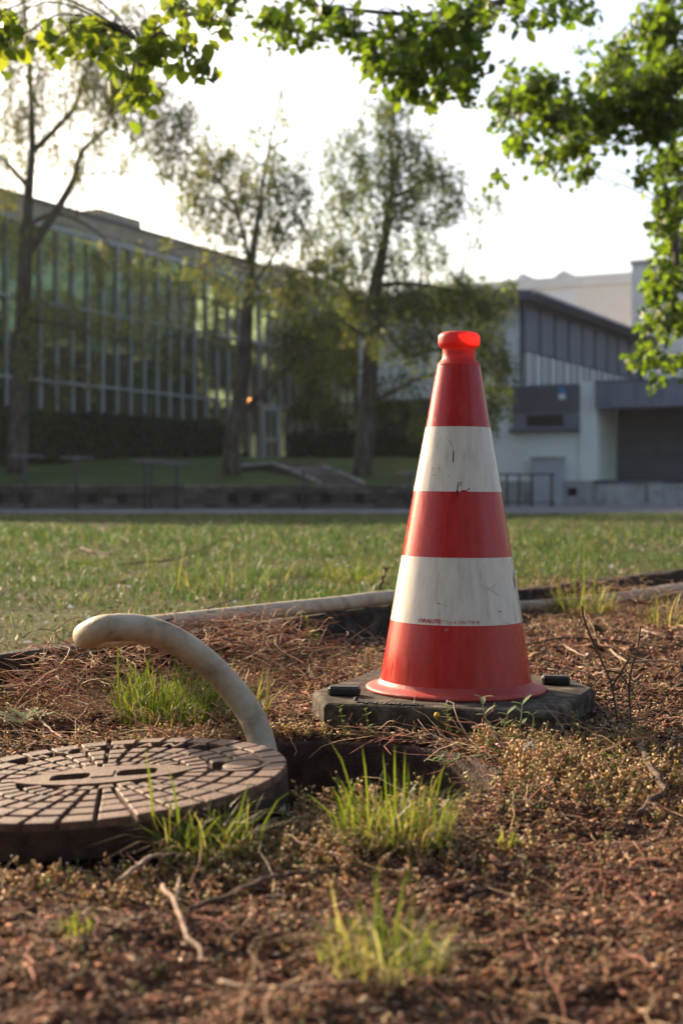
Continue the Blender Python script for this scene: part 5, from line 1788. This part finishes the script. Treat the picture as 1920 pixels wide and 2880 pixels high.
def weed(label, stems, kind, seed, r=0.0016, every=0.018, cat='weed', scale=1.0):
    rs = random.Random(seed)
    e = empty('weed_plant', stems[0][0])
    tag(e, label, cat, 'small leafy weeds in the bed')
    for pts in stems:
        s = spline(pts, 6)
        MB().tube(s, list(np.linspace(r, r * .6, len(s))), 6).build('stem', M[kind if kind in M else 'fuzzy'], e, True)
        acc, ang = 0, rs.uniform(0, 6)
        for i in range(1, len(s)):
            acc += (s[i] - s[i - 1]).length
            if acc > every or i == len(s) - 1:
                acc = 0
                for a in (ang, ang + math.pi):
                    o = link('leaf', LM[kind], None, e, False)
                    o.location = s[i] - e.location
                    o.rotation_euler = (0, -rs.uniform(.2, .9), a)
                    k = scale * rs.uniform(.6, 1.1)
                    o.scale = (k, k, k)
                ang += 1.4
    return e


Yw = 2.56
weed('fuzzy pale green weed with paired leaves before the cone foot', [[G(1345, 2130), P(1400, 2090, 2.5), P(1365, 2020, 2.52), P(1355, 1962, 2.52)], [G(1360, 2140), P(1385, 2100, 2.5), P(1420, 2040, 2.52), P(1425, 2010, 2.52)], [G(1330, 2140), P(1300, 2130, 2.45), P(1260, 2145, 2.42), P(1215, 2140, 2.40)]], 'fuzzy', 1)
weed('fuzzy upright weed with drooping leaf pair right of the first', [[G(1455, 2105), P(1460, 2060, 2.53), P(1466, 2005, 2.54), P(1468, 1982, 2.54)]], 'fuzzy', 2, every=.022)
weed('slender bending weed shoot at the corner of the cone foot', [[G(1490, 2120), P(1490, 2070, 2.52), P(1500, 2030, 2.53), P(1497, 2010, 2.53)]], 'fuzzy', 3, every=.04, scale=.6)
weed('little fresh green weed sprig before the middle of the cone foot', [[G(1262, 2075), P(1258, 2030, 2.62), P(1256, 1985, 2.62)]], 'fresh', 4, .0011, .009)
weed('fresh green weed sprig left of the cone foot', [[G(1040, 2075), P(1035, 2045, 2.62), P(1028, 1995, 2.62)], [G(975, 2080), P(965, 2040, 2.6), P(955, 1990, 2.6)]], 'fresh', 5, .0011, .009)
weed('low weed sprigs behind the hole at the dark edging', [[G(870, 1820), P(868, 1790, 3.9), P(862, 1740, 3.9)], [G(900, 1830), P(890, 1790, 3.8), P(880, 1770, 3.8)]], 'fresh', 6, .0013, .014, scale=1.5)
weed('small weed in the shade right of the cone foot', [[G(1625, 2075), P(1618, 2040, 2.6), P(1612, 2005, 2.6)], [G(1650, 2085), P(1655, 2050, 2.6), P(1665, 2030, 2.6)]], 'fresh', 7, .0011, .010)
weed('yellowish weed sprig on the shaded soil at the right', [[G(1725, 2180), P(1722, 2155, 2.4), P(1722, 2125, 2.4)]], 'fresh', 8, .0011, .007)
dl = weed('grey green dandelion rosette on the soil at the left edge', [[G(60, 2035, .0), G(75, 2020, .01)]], 'dandelion', 9, .002, .01)
for a in (0.3, 1.4, 2.6, 3.6, 5.0):
    o = link('leaf', LM['dandelion'], None, dl, False)
    o.rotation_euler = (0, -.35, a)
    o.scale = (1.2,) * 3

dz = G(1482, 2150)
dc = P(1487, 2108, 2.42)
da = empty('daisy', dz)
tag(da, 'small white daisy flower by the right rim of the manhole', 'flower')
MB().tube(spline([dz, (dz + dc) / 2 + Vector((.003, 0, 0)), dc], 5), 0.0012, 6).build('stem', M['fresh'], da, True)
pmsh = mesh('petal', [(0.003, -.0012, 0), (0.003, .0012, 0), (.012, .0019, .003), (.012, -.0019, .003), (.0145, 0, .003)], [(0, 3, 2, 1), (2, 3, 4)])
pmsh.materials.append(M['petal'])
for k in range(18):
    o = link('petal', pmsh, None, da, False)
    o.location = dc - dz
    o.rotation_euler = (R(52), 0, 0)
    o.rotation_euler = (Matrix.Rotation(R(48), 3, 'X') @ Matrix.Rotation(2 * math.pi * k / 18, 3, 'Z') @ Matrix.Rotation(R(random.uniform(-12, 18)), 3, 'Y')).to_euler()
mb = MB().lathe([(0.0042, 0.0), (0.0036, 0.0018), (0.0018, 0.003), (0.0002, 0.0034)], (0, 0), 12)
R3 = Matrix.Rotation(R(48), 3, 'X')
mb.v = [tuple(R3 @ Vector(q) + (dc - dz)) for q in mb.v]
mb.build('centre', M['yellow'], da, True, False)
yb = P(1228, 2012, 2.62)
g0 = G(1262, 2070)
ye = empty('groundsel', g0)
tag(ye, 'single round yellow flower bud before the cone foot', 'flower')
MB().tube(spline([g0, P(1250, 2040, 2.62), yb], 4), 0.0011, 6).build('stem', M['fresh'], ye, True)
MB().lathe([(0.0005, -0.006), (0.0045, -0.003), (0.0052, 0.001), (0.004, 0.0045), (0.0005, 0.006)], (yb.x - g0.x, yb.y - g0.y), 12).build('bud', M['yellow'], ye, True, False).location = (0, 0, yb.z - g0.z)
MB().lathe([(0.0005, -0.0075), (0.0053, -0.004), (0.0056, -0.001)], (yb.x - g0.x, yb.y - g0.y), 12).build('sepal_cup', M['fresh'], ye, True, False).location = (0, 0, yb.z - g0.z)
